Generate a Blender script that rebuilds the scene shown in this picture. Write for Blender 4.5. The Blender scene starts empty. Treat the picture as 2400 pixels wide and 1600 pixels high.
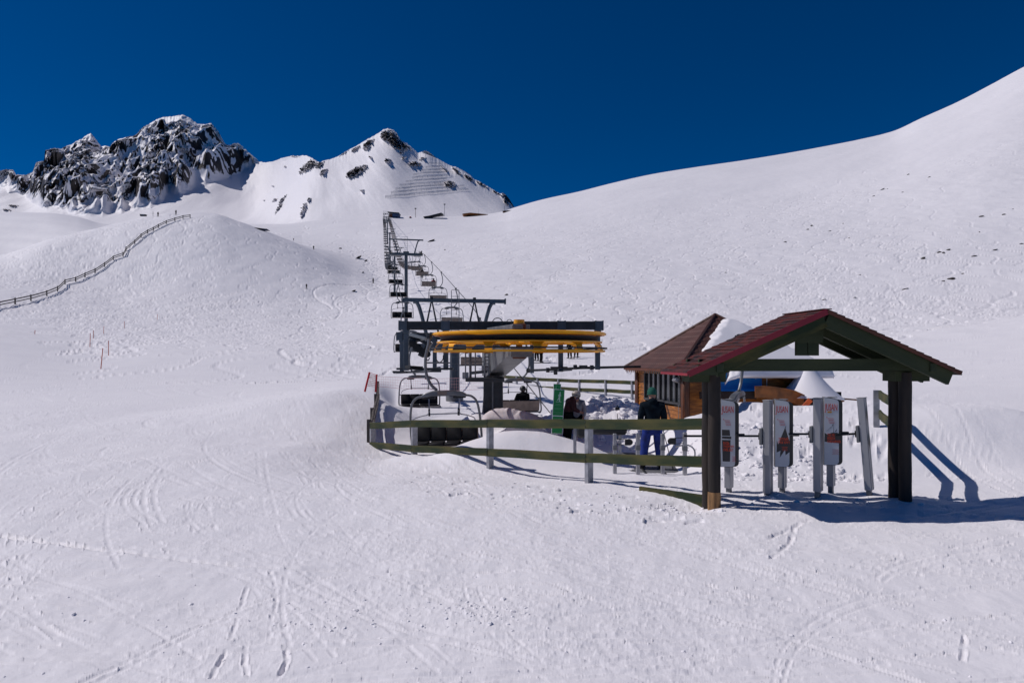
import bpy, bmesh, math, random
import numpy as np
from mathutils import Vector, Matrix, noise as mnoise
random.seed(7); RS = np.random.RandomState(11)
C = bpy.context.scene.collection
F = 1560.0; CX = 1200.0; HY = 838.0           # focal length, centre column and horizon row of the 2400 px frame
R = math.radians
# ------------------------------------------------------------------ camera
cam = bpy.data.objects.new('camera', bpy.data.cameras.new('camera')); C.objects.link(cam)
cam.location = (0, 0, 0); cam.rotation_euler = (R(90), 0, 0)
cam.data.sensor_width = 36; cam.data.lens = 36 * F / 2400; cam.data.shift_y = (HY - 800) / 2400
cam.data.clip_start = 0.1; cam.data.clip_end = 9000
bpy.context.scene.camera = cam
# ------------------------------------------------------------------ sky and sun
SUN_EL, SUN_AZ = R(48), R(-80)                # azimuth from +Y, negative = left
sd = Vector((math.sin(SUN_AZ) * math.cos(SUN_EL), math.cos(SUN_AZ) * math.cos(SUN_EL), math.sin(SUN_EL)))
w = bpy.data.worlds.new('World'); bpy.context.scene.world = w; w.use_nodes = True
nt = w.node_tree; nt.nodes.clear()
sky = nt.nodes.new('ShaderNodeTexSky'); sky.sky_type = 'NISHITA'; sky.sun_disc = False
sky.sun_elevation = SUN_EL; sky.sun_rotation = SUN_AZ; sky.altitude = 3000
sky.air_density = 0.9; sky.dust_density = 0.0; sky.ozone_density = 3.0
mul = nt.nodes.new('ShaderNodeMix'); mul.data_type = 'RGBA'; mul.blend_type = 'MULTIPLY'
mul.inputs[0].default_value = 1.0; mul.inputs[7].default_value = (0.0, 0.50, 1.0, 1)
bg = nt.nodes.new('ShaderNodeBackground'); bg.inputs[1].default_value = 0.05
out = nt.nodes.new('ShaderNodeOutputWorld')
nt.links.new(sky.outputs[0], mul.inputs[6]); nt.links.new(mul.outputs[2], bg.inputs[0]); nt.links.new(bg.outputs[0], out.inputs[0])
sl = bpy.data.lights.new('sun', 'SUN'); sl.energy = 3.08; sl.angle = R(0.5); sl.color = (1.0, 0.95, 0.93)
so = bpy.data.objects.new('sun', sl); C.objects.link(so)
so.rotation_euler = sd.to_track_quat('Z', 'Y').to_euler()
vs = bpy.context.scene.view_settings
vs.view_transform = 'Standard'; vs.look = 'None'; vs.gamma = 1; vs.exposure = 0
bpy.context.scene.cycles.max_bounces = 5

# ------------------------------------------------------------------ materials
def newmat(name):
    m = bpy.data.materials.new(name); m.use_nodes = True
    return m, m.node_tree, m.node_tree.nodes['Principled BSDF']
def mat(name, col, rough=0.6, metal=0.0, var=0.18, scale=3.0, bump=0.0, bscale=None, stretch=(1, 1, 1), col2=None, spec=0.5, lo=0.35, hi=0.65, detail=4):
    m, t, b = newmat(name); N, L = t.nodes, t.links
    tc = N.new('ShaderNodeTexCoord'); mp = N.new('ShaderNodeMapping'); mp.inputs['Scale'].default_value = stretch
    L.new(tc.outputs['Object'], mp.inputs[0])
    nz = N.new('ShaderNodeTexNoise'); nz.inputs['Scale'].default_value = scale; nz.inputs['Detail'].default_value = detail
    L.new(mp.outputs[0], nz.inputs[0])
    rp = N.new('ShaderNodeValToRGB')
    a = tuple(c * (1 - var) for c in col); c2 = col2 if col2 else tuple(min(1, c * (1 + var)) for c in col)
    rp.color_ramp.elements[0].position = lo; rp.color_ramp.elements[1].position = hi
    rp.color_ramp.elements[0].color = (*a, 1); rp.color_ramp.elements[1].color = (*c2, 1)
    L.new(nz.outputs[0], rp.inputs[0]); L.new(rp.outputs[0], b.inputs['Base Color'])
    b.inputs['Roughness'].default_value = rough; b.inputs['Metallic'].default_value = metal
    b.inputs['Specular IOR Level'].default_value = spec
    if bump:
        n2 = N.new('ShaderNodeTexNoise'); n2.inputs['Scale'].default_value = bscale or scale * 4; n2.inputs['Detail'].default_value = 5
        L.new(mp.outputs[0], n2.inputs[0])
        bp = N.new('ShaderNodeBump'); bp.inputs['Strength'].default_value = 1; bp.inputs['Distance'].default_value = bump
        L.new(n2.outputs[0], bp.inputs['Height']); L.new(bp.outputs[0], b.inputs['Normal'])
    return m
M = {}
M['steel_blue'] = mat('painted_steel', (0.075, 0.095, 0.115), 0.45, 0.2, 0.2, 2, 0.002)
M['steel_dark'] = mat('dark_steel', (0.03, 0.034, 0.04), 0.5, 0.2, 0.3, 4)
M['steel_grey'] = mat('grey_steel', (0.16, 0.165, 0.175), 0.45, 0.3, 0.2, 3)
M['galv'] = mat('galvanised_steel', (0.33, 0.33, 0.35), 0.42, 0.55, 0.18, 9, 0.001, 60)
M['alu'] = mat('brushed_aluminium', (0.34, 0.34, 0.36), 0.42, 0.5, 0.10, 6, 0.0006, 90, (1, 1, .1))
M['yellow'] = mat('yellow_paint', (0.95, 0.40, 0.006), 0.4, 0.0, 0.14, 2.5, 0.001, 20)
M['rubber'] = mat('black_rubber', (0.012, 0.012, 0.013), 0.6, 0, 0.3, 6)
M['cushion'] = mat('black_cushion', (0.010, 0.010, 0.012), 0.75, 0, 0.3, 8, spec=.25)
M['beige'] = mat('beige_panel', (0.20, 0.155, 0.13), 0.7, 0, 0.2, 5)
M['woodgreen'] = mat('green_stained_board', (0.016, 0.040, 0.005), 0.8, 0, 0.45, 1.6, 0.004, 30, (.8, 3.5, 3.5), (0.070, 0.062, 0.012), lo=.42, hi=.66, detail=10)
M['wooddkgreen'] = mat('dark_green_beam', (0.018, 0.042, 0.011), 0.75, 0, 0.5, 2.2, 0.004, 24, (.4, 2, 2), (0.040, 0.050, 0.016), lo=.3, hi=.75, detail=7)
M['log'] = mat('dark_stained_log', (0.016, 0.009, 0.006), 0.7, 0, 0.4, 5, 0.004, 30, (2, 2, .3), (0.035, 0.022, 0.014), lo=.4, hi=.8)
M['rawwood'] = mat('worn_raw_wood', (0.28, 0.15, 0.06), 0.8, 0, 0.5, 7, 0.006, 30, (2, 2, .3))
M['oldwood'] = mat('weathered_wood', (0.10, 0.085, 0.075), 0.85, 0, 0.45, 4, 0.006, 30, (2, 2, .4))
M['hutwood'] = mat('orange_varnished_plank', (0.26, 0.075, 0.010), 0.45, 0, 0.55, 2.4, 0.004, 25, (1, 1, 6), (0.52, 0.19, 0.028), lo=.3, hi=.7, detail=7)
M['hutdark'] = mat('dark_varnished_log', (0.10, 0.028, 0.007), 0.5, 0, 0.5, 4, 0.004, 25, (3, 3, .6))
M['tile'] = mat('brown_metal_tile', (0.088, 0.036, 0.027), 0.55, 0.1, 0.2, 1.5, 0.002, 20)
M['redtrim'] = mat('red_painted_trim', (0.24, 0.010, 0.022), 0.5, 0, 0.1, 2)
M['glassdark'] = mat('window_glass', (0.10, 0.11, 0.12), 0.06, 0.75, 0.1, 1.2, 0.006, 1.6)
M['winframe'] = mat('dark_window_frame', (0.03, 0.03, 0.033), 0.5)
M['white'] = mat('white_paint', (0.75, 0.75, 0.77), 0.5, 0, 0.04)
M['panelw'] = mat('white_print_panel', (0.62, 0.64, 0.68), 0.3, 0, 0.03, spec=.5)
M['blackpl'] = mat('black_plastic', (0.014, 0.015, 0.016), 0.35)
M['redtxt'] = mat('red_print', (0.60, 0.035, 0.02), 0.5, 0, 0.05)
M['orangetxt'] = mat('orange_print', (0.75, 0.07, 0.015), 0.5, 0, 0.05)
M['greytxt'] = mat('grey_print', (0.05, 0.045, 0.045), 0.5)
M['yellowtxt'] = mat('yellow_print', (0.70, 0.33, 0.01), 0.5)
M['banner'] = mat('blue_banner', (0.006, 0.24, 0.80), 0.6, 0, 0.12, 1.2)
M['bannertxt'] = mat('cyan_print', (0.10, 0.70, 0.90), 0.6)
M['green'] = mat('green_sign_face', (0.003, 0.22, 0.050), 0.45, 0, 0.08, 2)
M['signtxt'] = mat('pale_sign_print', (0.45, 0.62, 0.50), 0.5)
M['signtxt2'] = mat('faint_sign_print', (0.10, 0.36, 0.17), 0.5)
M['redpole'] = mat('red_pole_paint', (0.50, 0.012, 0.018), 0.5, 0, 0.2, 5)
M['orangepole'] = mat('orange_marker_paint', (0.52, 0.09, 0.045), 0.6)
M['net'] = mat('faded_red_net', (0.66, 0.36, 0.38), 0.8, 0, 0.1)
M['beanie'] = mat('green_knit', (0.004, 0.085, 0.06), 0.9, 0, 0.3, 60, 0.003, 120)
M['jacketdk'] = mat('navy_jacket', (0.004, 0.009, 0.015), 0.9, 0, 0.35, 9, 0.02, 7, spec=.12)
M['jacketblk'] = mat('black_jacket', (0.005, 0.005, 0.006), 0.9, 0, 0.3, 9, 0.01, 9, spec=.12)
M['jacketred'] = mat('maroon_jacket', (0.035, 0.004, 0.006), 0.8, 0, 0.4, 9, 0.01, 9)
M['jacketgrey'] = mat('pale_grey_jacket', (0.30, 0.29, 0.30), 0.8, 0, 0.15, 9, 0.01, 9)
M['pantsblue'] = mat('royal_blue_trousers', (0.001, 0.018, 0.17), 0.75, 0, 0.35, 7, 0.02, 7)
M['pantsblk'] = mat('black_trousers', (0.005, 0.005, 0.006), 0.9, 0, 0.3, 9, 0.01, 9, spec=.12)
M['skin'] = mat('skin', (0.45, 0.22, 0.14), 0.5, 0, 0.1, 10)
M['hair'] = mat('dark_hair', (0.015, 0.010, 0.008), 0.6, 0, 0.3, 40)
M['helmetw'] = mat('pale_helmet_shell', (0.32, 0.30, 0.28), 0.35)
M['helmetb'] = mat('black_helmet_shell', (0.012, 0.012, 0.013), 0.3)
M['goggle'] = mat('blue_goggle_lens', (0.01, 0.16, 0.50), 0.15, 0.3)
M['boot'] = mat('black_boot', (0.01, 0.01, 0.01), 0.5)
M['tan'] = mat('brown_sheet_roof', (0.11, 0.030, 0.012), 0.6)
M['brownboard'] = mat('brown_orange_fascia', (0.22, 0.075, 0.012), 0.5, 0, 0.45, 3, 0.004, 20)
M['darkvoid'] = mat('shaded_plank', (0.020, 0.009, 0.006), 0.8)  # near-black brown, with the shade of undersides put into the colour
M['ice'] = mat('icicle', (0.75, 0.80, 0.86), 0.15)
M['tarp'] = mat('snowy_tarp', (0.58, 0.52, 0.53), 0.8, 0, 0.12, 3, 0.02, 5)
M['orangebox'] = mat('orange_paint', (0.50, 0.075, 0.008), 0.5)
M['bluewall'] = mat('blue_grey_cladding', (0.05, 0.075, 0.15), 0.6)
M['rock'] = mat('brown_rock', (0.035, 0.026, 0.022), 0.9, 0, 0.5, 2, 0.05, 4)
M['cable'] = mat('steel_rope', (0.05, 0.052, 0.055), 0.5, .4)
M['matgrey'] = mat('grey_rubber_mat', (0.12, 0.12, 0.13), 0.8, 0, 0.25, 3, 0.01, 8)

# shingles: small staggered tabs
m, t, b = newmat('red_brown_shingle'); N, L = t.nodes, t.links
tc = N.new('ShaderNodeTexCoord'); br = N.new('ShaderNodeTexBrick'); L.new(tc.outputs['Object'], br.inputs[0])
br.inputs['Scale'].default_value = 1; br.inputs['Brick Width'].default_value = 0.17; br.inputs['Row Height'].default_value = 0.085
br.inputs['Mortar Size'].default_value = 0.006; br.offset = 0.5
br.inputs['Color1'].default_value = (0.125, 0.018, 0.013, 1); br.inputs['Color2'].default_value = (0.028, 0.012, 0.014, 1); br.inputs['Mortar'].default_value = (0.018, 0.008, 0.008, 1)
nz = N.new('ShaderNodeTexNoise'); nz.inputs['Scale'].default_value = 60; L.new(tc.outputs['Object'], nz.inputs[0])
mx = N.new('ShaderNodeMix'); mx.data_type = 'RGBA'; mx.blend_type = 'OVERLAY'; mx.inputs[0].default_value = 0.5
L.new(br.outputs[0], mx.inputs[6]); L.new(nz.outputs[0], mx.inputs[7]); L.new(mx.outputs[2], b.inputs['Base Color'])
bp = N.new('ShaderNodeBump'); bp.inputs['Distance'].default_value = 0.006; bp.inputs['Strength'].default_value = 1; bp.invert = True
L.new(br.outputs['Fac'], bp.inputs['Height']); L.new(bp.outputs[0], b.inputs['Normal']); b.inputs['Roughness'].default_value = 0.85
M['shingle'] = m

def snowmat(name, grain, rock=False, scale=1.0, streak=0.0):
    m, t, b = newmat(name); N, L = t.nodes, t.links
    tc = N.new('ShaderNodeTexCoord')
    base = (0.85, 0.825, 0.855, 1)
    b.inputs['Roughness'].default_value = 0.55; b.inputs['Specular IOR Level'].default_value = 0.25
    n0 = N.new('ShaderNodeTexNoise'); n0.inputs['Scale'].default_value = 0.35 * scale; n0.inputs['Detail'].default_value = 6
    L.new(tc.outputs['Object'], n0.inputs[0])
    rp = N.new('ShaderNodeValToRGB'); rp.color_ramp.elements[0].position = .3; rp.color_ramp.elements[1].position = .7
    rp.color_ramp.elements[0].color = (base[0] * .955, base[1] * .955, base[2] * .965, 1); rp.color_ramp.elements[1].color = base
    L.new(n0.outputs[0], rp.inputs[0])
    n1 = N.new('ShaderNodeTexNoise'); n1.inputs['Scale'].default_value = 9 * scale; n1.inputs['Detail'].default_value = 8; n1.inputs['Roughness'].default_value = .62
    L.new(tc.outputs['Object'], n1.inputs[0])
    bp = N.new('ShaderNodeBump'); bp.inputs['Strength'].default_value = 1; bp.inputs['Distance'].default_value = grain
    L.new(n1.outputs[0], bp.inputs['Height'])
    last = bp
    if streak:
        mp = N.new('ShaderNodeMapping'); mp.inputs['Scale'].default_value = (0.5, 6, 1); mp.inputs['Rotation'].default_value = (0, 0, R(12))
        L.new(tc.outputs['Object'], mp.inputs[0])
        n2 = N.new('ShaderNodeTexNoise'); n2.inputs['Scale'].default_value = 1; n2.inputs['Detail'].default_value = 5; n2.inputs['Distortion'].default_value = .6
        L.new(mp.outputs[0], n2.inputs[0])
        b2 = N.new('ShaderNodeBump'); b2.inputs['Distance'].default_value = streak; L.new(n2.outputs[0], b2.inputs['Height']); L.new(bp.outputs[0], b2.inputs['Normal'])
        last = b2
    L.new(last.outputs[0], b.inputs['Normal'])
    if rock:
        at = N.new('ShaderNodeAttribute'); at.attribute_name = 'rock'
        n3 = N.new('ShaderNodeTexNoise'); n3.inputs['Scale'].default_value = 0.05; n3.inputs['Detail'].default_value = 9; n3.inputs['Roughness'].default_value = .7
        L.new(tc.outputs['Object'], n3.inputs[0])
        r3 = N.new('ShaderNodeValToRGB'); r3.color_ramp.elements[0].position = .35; r3.color_ramp.elements[1].position = .7
        r3.color_ramp.elements[0].color = (0.008, 0.009, 0.012, 1); r3.color_ramp.elements[1].color = (0.055, 0.040, 0.036, 1)
        L.new(n3.outputs[0], r3.inputs[0])
        add = N.new('ShaderNodeMath'); add.operation = 'MULTIPLY_ADD'; add.inputs[1].default_value = 0.55; L.new(n3.outputs[0], add.inputs[0])
        sub = N.new('ShaderNodeMath'); sub.operation = 'SUBTRACT'; sub.inputs[1].default_value = 0.28
        L.new(at.outputs['Fac'], add.inputs[2]); L.new(add.outputs[0], sub.inputs[0])
        st = N.new('ShaderNodeMapRange'); st.inputs[1].default_value = .46; st.inputs[2].default_value = .54; L.new(sub.outputs[0], st.inputs[0])
        mx = N.new('ShaderNodeMix'); mx.data_type = 'RGBA'; L.new(st.outputs[0], mx.inputs[0]); L.new(rp.outputs[0], mx.inputs[6]); L.new(r3.outputs[0], mx.inputs[7])
        L.new(mx.outputs[2], b.inputs['Base Color'])
    else:
        L.new(rp.outputs[0], b.inputs['Base Color'])
    return m
M['snow'] = snowmat('trampled_snow', 0.010, streak=0.0)
M['snowsoft'] = snowmat('soft_snow', 0.004)
M['snowfar'] = snowmat('mountain_snow_and_rock', 1.2, rock=True, scale=0.006)

# ------------------------------------------------------------------ numpy noise
_perm = np.random.RandomState(3).permutation(4096).astype(np.int64)
_g = np.random.RandomState(5).rand(4096) * 2 * np.pi
_gx, _gy = np.cos(_g), np.sin(_g)
def perlin(x, y, seed=0):
    x = np.asarray(x, float) + seed * 37.13; y = np.asarray(y, float) + seed * 91.7
    xi = np.floor(x).astype(np.int64); yi = np.floor(y).astype(np.int64)
    xf = x - xi; yf = y - yi
    u = xf * xf * xf * (xf * (xf * 6 - 15) + 10); v = yf * yf * yf * (yf * (yf * 6 - 15) + 10)
    def gr(ix, iy, dx, dy):
        h = _perm[(_perm[ix & 4095] + iy) & 4095]
        return _gx[h] * dx + _gy[h] * dy
    a = gr(xi, yi, xf, yf); b_ = gr(xi + 1, yi, xf - 1, yf); c = gr(xi, yi + 1, xf, yf - 1); d = gr(xi + 1, yi + 1, xf - 1, yf - 1)
    return (a + (b_ - a) * u + (c - a) * v + (a - b_ - c + d) * u * v) * 1.45
def fbm(x, y, o=4, seed=0, gain=.5):
    r = 0; a = 1
    for i in range(o):
        r = r + a * perlin(x, y, seed + i); x = x * 2.03; y = y * 2.03; a *= gain
    return r
def ridged(x, y, o=5, seed=0, gain=.5):
    r = 0; a = 1; wgt = 1
    for i in range(o):
        n = 1 - np.abs(perlin(x, y, seed + i)); n = n * n * wgt; wgt = np.clip(n * 1.8, 0, 1)
        r = r + a * n; x = x * 2.07; y = y * 2.07; a *= gain
    return r
def sst(a, b, x):
    t = np.clip((x - a) / (b - a), 0, 1); return t * t * (3 - 2 * t)
def pchip(xk, yk, x):
    xk = np.asarray(xk, float); yk = np.asarray(yk, float); x = np.clip(x, xk[0], xk[-1])
    h = np.diff(xk); d = np.diff(yk) / h; n = len(xk); m = np.zeros(n)
    for i in range(1, n - 1):
        if d[i - 1] * d[i] > 0:
            w1 = 2 * h[i] + h[i - 1]; w2 = h[i] + 2 * h[i - 1]; m[i] = (w1 + w2) / (w1 / d[i - 1] + w2 / d[i])
    m[0] = d[0]; m[-1] = d[-1]
    i = np.clip(np.searchsorted(xk, x) - 1, 0, n - 2); t = (x - xk[i]) / h[i]
    return ((2 * t**3 - 3 * t**2 + 1) * yk[i] + (t**3 - 2 * t**2 + t) * h[i] * m[i] + (-2 * t**3 + 3 * t**2) * yk[i + 1] + (t**3 - t**2) * h[i] * m[i + 1])

# ------------------------------------------------------------------ valley terrain (one sheet from the camera to the first crests)
def col(*pairs): return [p[0] for p in pairs], [p[1] for p in pairs]
PXC = np.concatenate([np.linspace(-1400, -64, 80), np.linspace(-60, 2460, 1500), np.linspace(2464, 3800, 80)])
# (px -> distance), (px -> z or photo row)
def Z(D, *p): return ('z', D, col(*p))
def Y(D, *p): return ('y', D, col(*p))
knots = [
 Z(16, (-1400, -2.2), (700, -2.25), (1000, -2.45), (1700, -2.45), (2000, -1.7), (2400, -1.7), (3800, -1.5)),
 Z(24, (-1400, -2.1), (450, -2.1), (830, -1.4), (870, -1.4), (925, -2.35), (1040, -2.45), (1700, -2.5), (2000, -1.8), (2400, -1.65), (3800, -1.2)),
 Z(34, (-1400, -1.5), (0, -2.1), (450, -1.95), (700, -1.65), (850, -1.42), (885, -1.55), (930, -2.3), (1060, -2.3), (1700, -2.2), (2000, -1.75), (2400, -1.3), (3800, 1)),
 Z(50, (-1400, 6), (-400, 1), (0, -.9), (240, -1.5), (600, -1.6), (900, -1.5), (1300, -1.2), (1700, -1.2), (2000, -1.0), (2400, 0), (3800, 9)),
 Z(75, (-1400, 14), (0, 2.2), (240, .9), (450, .9), (760, .7), (900, .6), (1050, .8), (1300, 1.0), (1700, 1.3), (2000, 2.0), (2400, 4), (3800, 22)),
 Y(110, (-1400, 560), (-400, 700), (0, 745), (240, 770), (450, 785), (760, 797), (900, 790), (1050, 782), (1200, 776), (1700, 770), (2000, 760), (2400, 735), (3800, 560)),
 Y(170, (-1400, 520), (-400, 630), (0, 657), (240, 683), (450, 695), (600, 710), (760, 728), (900, 718), (1050, 702), (1200, 692), (1400, 682), (1700, 675), (2000, 660), (2400, 622), (3800, 420)),
 Y(col((-1400, 200), (0, 215), (240, 245), (450, 262), (700, 262), (900, 258), (3800, 260)),
   (-1400, 500), (-400, 640), (0, 598), (110, 564), (240, 531), (300, 517), (350, 507), (400, 499), (450, 497), (500, 501), (560, 520), (620, 543), (680, 566), (760, 600), (830, 632), (900, 647), (1050, 632), (1200, 615), (1400, 600), (1700, 580), (2000, 548), (2400, 480), (3800, 250)),
 Y(400, (-1400, 480), (0, 640), (240, 590), (450, 560), (600, 566), (680, 574), (760, 584), (850, 590), (900, 588), (1050, 575), (1200, 556), (1400, 530), (1700, 495), (2000, 440), (2400, 320), (3800, 60)),
 Y(700, (-1400, 400), (-400, 470), (0, 497), (110, 499), (180, 508), (240, 524), (350, 534), (450, 530), (600, 530), (760, 515), (860, 507), (900, 503), (950, 506), (1050, 507), (1130, 503), (1180, 495), (1204, 487), (1270, 468), (1357, 449), (1440, 428), (1531, 408), (1630, 392), (1735, 377), (1840, 360), (1939, 342), (2010, 328), (2092, 308), (2160, 277), (2245, 239), (2320, 200), (2400, 157), (2700, 20), (3800, -300)),
 Y(850, (-1400, 420), (0, 515), (450, 540), (900, 513), (1180, 510), (1400, 470), (2000, 390), (2400, 240), (3800, -200)),
 Y(1250, (-1400, 440), (0, 525), (900, 525), (1400, 600), (2400, 500), (3800, 200)),
]
nc = len(PXC); K = len(knots)
KD = np.zeros((K, nc)); KT = np.zeros((K, nc))
for i, (kind, D, (a, v)) in enumerate(knots):
    KD[i] = D if np.isscalar(D) else pchip(D[0], D[1], PXC)
    val = pchip(a, v, PXC)
    KT[i] = val / KD[i] if kind == 'z' else (HY - val) / F
KL = np.log(KD)
rows = [2.2]
while rows[-1] < 1240:
    D = rows[-1]
    rows.append(D + (0.0022 * D**1.5 if D < 60 else 0.95 if D < 400 else 2.2 if D < 760 else 12))
DR = np.array(rows); nr = len(DR)
h = np.diff(KL, axis=0); d = np.diff(KT, axis=0) / h
mm = np.zeros((K, nc))
for i in range(1, K - 1):
    ok = d[i - 1] * d[i] > 0; w1 = 2 * h[i] + h[i - 1]; w2 = h[i] + 2 * h[i - 1]
    mm[i] = np.where(ok, (w1 + w2) / (w1 / np.where(ok, d[i - 1], 1) + w2 / np.where(ok, d[i], 1)), 0)
mm[0] = d[0]; mm[-1] = d[-1]
LD = np.log(DR)[:, None] * np.ones((1, nc)); T = KT[0] * np.ones((nr, 1))
for i in range(K - 1):
    t = (LD - KL[i]) / h[i]
    v = ((2 * t**3 - 3 * t**2 + 1) * KT[i] + (t**3 - 2 * t**2 + t) * h[i] * mm[i] + (-2 * t**3 + 3 * t**2) * KT[i + 1] + (t**3 - t**2) * h[i] * mm[i + 1])
    T = np.where((t >= 0) & (t <= 1), v, T)
T = np.where(LD > KL[-1], KT[-1], T)
DD = DR[:, None] * np.ones((1, nc)); XX = (PXC[None, :] - CX) / F * DD
ZL = T * DD
# near ground, in metres
def near(x, D):
    wl = sst(-5.5, -3.0, x) * (1 - sst(6.5, 10, x))
    z = -2.15 - 0.40 * sst(10, 16, D) * wl + 0.02 * np.clip(6 - D, 0, 4)
    def G(x0, D0, sx, sD, a): return a * np.exp(-((x - x0) / sx)**2 - ((D - D0) / sD)**2)
    z = z + G(0.15, 15.8, 1.9, .95, .84) + G(1.7, 15.2, .8, .8, .14) + G(-1.2, 15.9, .9, .6, -.02)
    uf = x + 3.95 + .173 * (D - 18.6); dr = (.45 * sst(.3, -2.2, uf) + .55 * sst(1.7, .1, uf)) * sst(-15, -6.0, x) * sst(16.8, 25.5, D)
    z = z + dr * .85 - .09 * np.exp(-((x - 2.55) / .5)**2 - ((D - 9.7) / .35)**2)                                        # wind drift against the side fence
    z = z + G(-1.1, 21.8, .9, .9, .75) + G(0.35, 20.4, 0.75, .7, .60)   # snow round the column
    z = z + sst(12.4, 15.2, D) * sst(3.4, 5.0, x) * (1 - sst(17.5, 22, D)) * (1 - sst(11, 14, x)) * 0.95  # bank behind the turnstiles
    z = z + sst(10.3, 15, D) * sst(5.4, 7.2, x) * (1 - sst(17.5, 23, D)) * (1 - sst(10, 14, x)) * 0.10
    z = z + G(2.2, 22.8, 1.5, 1.7, .95) + G(4.0, 22.6, 1.2, 1.6, .85)  # ploughed pile beside the hut
    z = z + G(6.5, 18.8, 1.3, 1.1, .45)
    z = z + G(3.0, 9.5, .20, .16, .04) + G(5.86, 10.0, .4, .4, .05) + G(4.1, 10.3, .16, .2, .06) + G(4.85, 10.3, .16, .2, .06) + G(5.6, 10.4, .16, .2, .05)
    z = z + G(-2.6, 16.3, .5, .3, .10)
    z = z + .03 * fbm(x * .35, D * .35, 3, 2) + .012 * fbm(x * 1.3, D * 1.3, 3, 8)
    return z
wn = 1 - sst(24, 34, DD)
ZZ = np.where(wn > 0, near(XX, DD) * wn + ZL * (1 - wn), ZL)
# broad relief on the far slopes
ws = sst(60, 130, DD) * (1 - sst(600, 690, DD))
ZZ += ws * (0.012 * DD) * fbm(XX / (DD * .22 + 10), DD / 60, 3, 20) * .28
ZZ += sst(40, 100, DD) * (1 - .5 * sst(300, 600, DD)) * .16 * fbm(XX / 7, DD / 7, 4, 26)
# trampled rough spots close by
ch = np.zeros_like(ZZ)
nrow = int(np.searchsorted(DR, 32))
xn, dn = XX[:nrow], DD[:nrow]
patch = sst(.12, .6, fbm(xn * .42, dn * .42, 3, 40) + .10)
lump = np.clip(fbm(xn * 11, dn * 11, 4, 44, .6), 0, 2)
rough = patch * .0085 * lump
pile = np.exp(-((xn - 2.2) / 1.7)**2 - ((dn - 22.4) / 1.5)**2) + np.exp(-((xn - 4.0) / 1.2)**2 - ((dn - 22.2) / 1.5)**2) + .8 * sst(12.0, 13.3, dn) * sst(3.6, 4.4, xn) * (1 - sst(16.5, 18, dn)) * (1 - sst(5.9, 6.9, xn)) + .45 * np.exp(-((xn - 2.3) / .55)**2 - ((dn - 9.35) / .28)**2)
pile = np.clip(pile, 0, 1)
rough += pile * (.06 * np.clip(ridged(xn * .9, dn * .6, 3, 60) - .7, 0, 2) + .035 * np.clip(fbm(xn * 2.6, dn * 1.2, 4, 66), -.4, 2))
rough += .0035 * fbm(xn * 5, dn * 2.0, 4, 70)
# soft combed ridges across the piste
ang = R(14); uu = xn * math.cos(ang) + dn * math.sin(ang); vv = -xn * math.sin(ang) + dn * math.cos(ang)
rough += .010 * np.clip(fbm(uu * .35, vv * 4.0, 4, 75), 0, 1) * sst(-.2, .4, fbm(xn * .3, dn * .3, 2, 78))
sl0 = np.gradient(ZZ[:nrow], axis=0) / np.gradient(DR[:nrow])[:, None]; rough *= 1 / (1 + (np.abs(sl0) / .16)**2) * (1 - pile) + pile
ZZ[:nrow] += rough

lD = np.log(DR)
def rowf(D): return np.interp(D, DR, np.arange(nr))
def colf(px): return np.interp(px, PXC, np.arange(nc))
def ground(x, D):
    D = np.maximum(np.asarray(D, float), 2.3); px = CX + F * np.asarray(x, float) / D
    r = rowf(D); c = colf(px); ri = np.clip(r.astype(int), 0, nr - 2); ci = np.clip(c.astype(int), 0, nc - 2); fr = r - ri; fc = c - ci
    return (ZZ[ri, ci] * (1 - fr) * (1 - fc) + ZZ[ri + 1, ci] * fr * (1 - fc) + ZZ[ri, ci + 1] * (1 - fr) * fc + ZZ[ri + 1, ci + 1] * fr * fc)
def stamp(x, D, wid, dep, rim=.35, soft=1.0):
    """press grooves of half-width wid and depth dep at sample points into the sheet, piling a rim beside them"""
    x = np.asarray(x, float); D = np.asarray(D, float)
    wid = np.broadcast_to(np.asarray(wid, float), x.shape); dep = np.broadcast_to(np.asarray(dep, float), x.shape)
    ok = (D > 2.6) & (D < 1200); x, D, wid, dep = x[ok], D[ok], wid[ok], dep[ok]
    px = CX + F * x / D; r = np.rint(rowf(D)).astype(int); c = np.rint(colf(px)).astype(int)
    dD = np.gradient(DR)[r]; dX = 1.68 / F * D
    wD = np.maximum(wid, dD * .75); wX = np.maximum(wid, dX * .9)
    nr_ = int(np.ceil((wD * 2.0 / dD).max())); nc_ = int(min(60, np.ceil((wX * 2.0 / dX).max())))
    flat = delta.ravel(); rf = rimb.ravel()
    for i in range(-nr_, nr_ + 1):
        for j in range(-nc_, nc_ + 1):
            rr = r + i; cc = c + j; k = (rr >= 0) & (rr < nr) & (cc >= 0) & (cc < nc)
            if not k.any(): continue
            rr, cc = rr[k], cc[k]
            q = np.hypot((XX[rr, cc] - x[k]) / wX[k], (DR[rr] - D[k]) / wD[k])
            g = -dep[k] * np.exp(-(q * 1.15)**4)
            e = dep[k] * rim * np.exp(-((q - 1.35) * 3.2)**2)
            idx = rr * nc + cc
            np.minimum.at(flat, idx, g); np.maximum.at(rf, idx, e)
delta = np.zeros_like(ZZ); rimb = np.zeros_like(ZZ)
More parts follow.
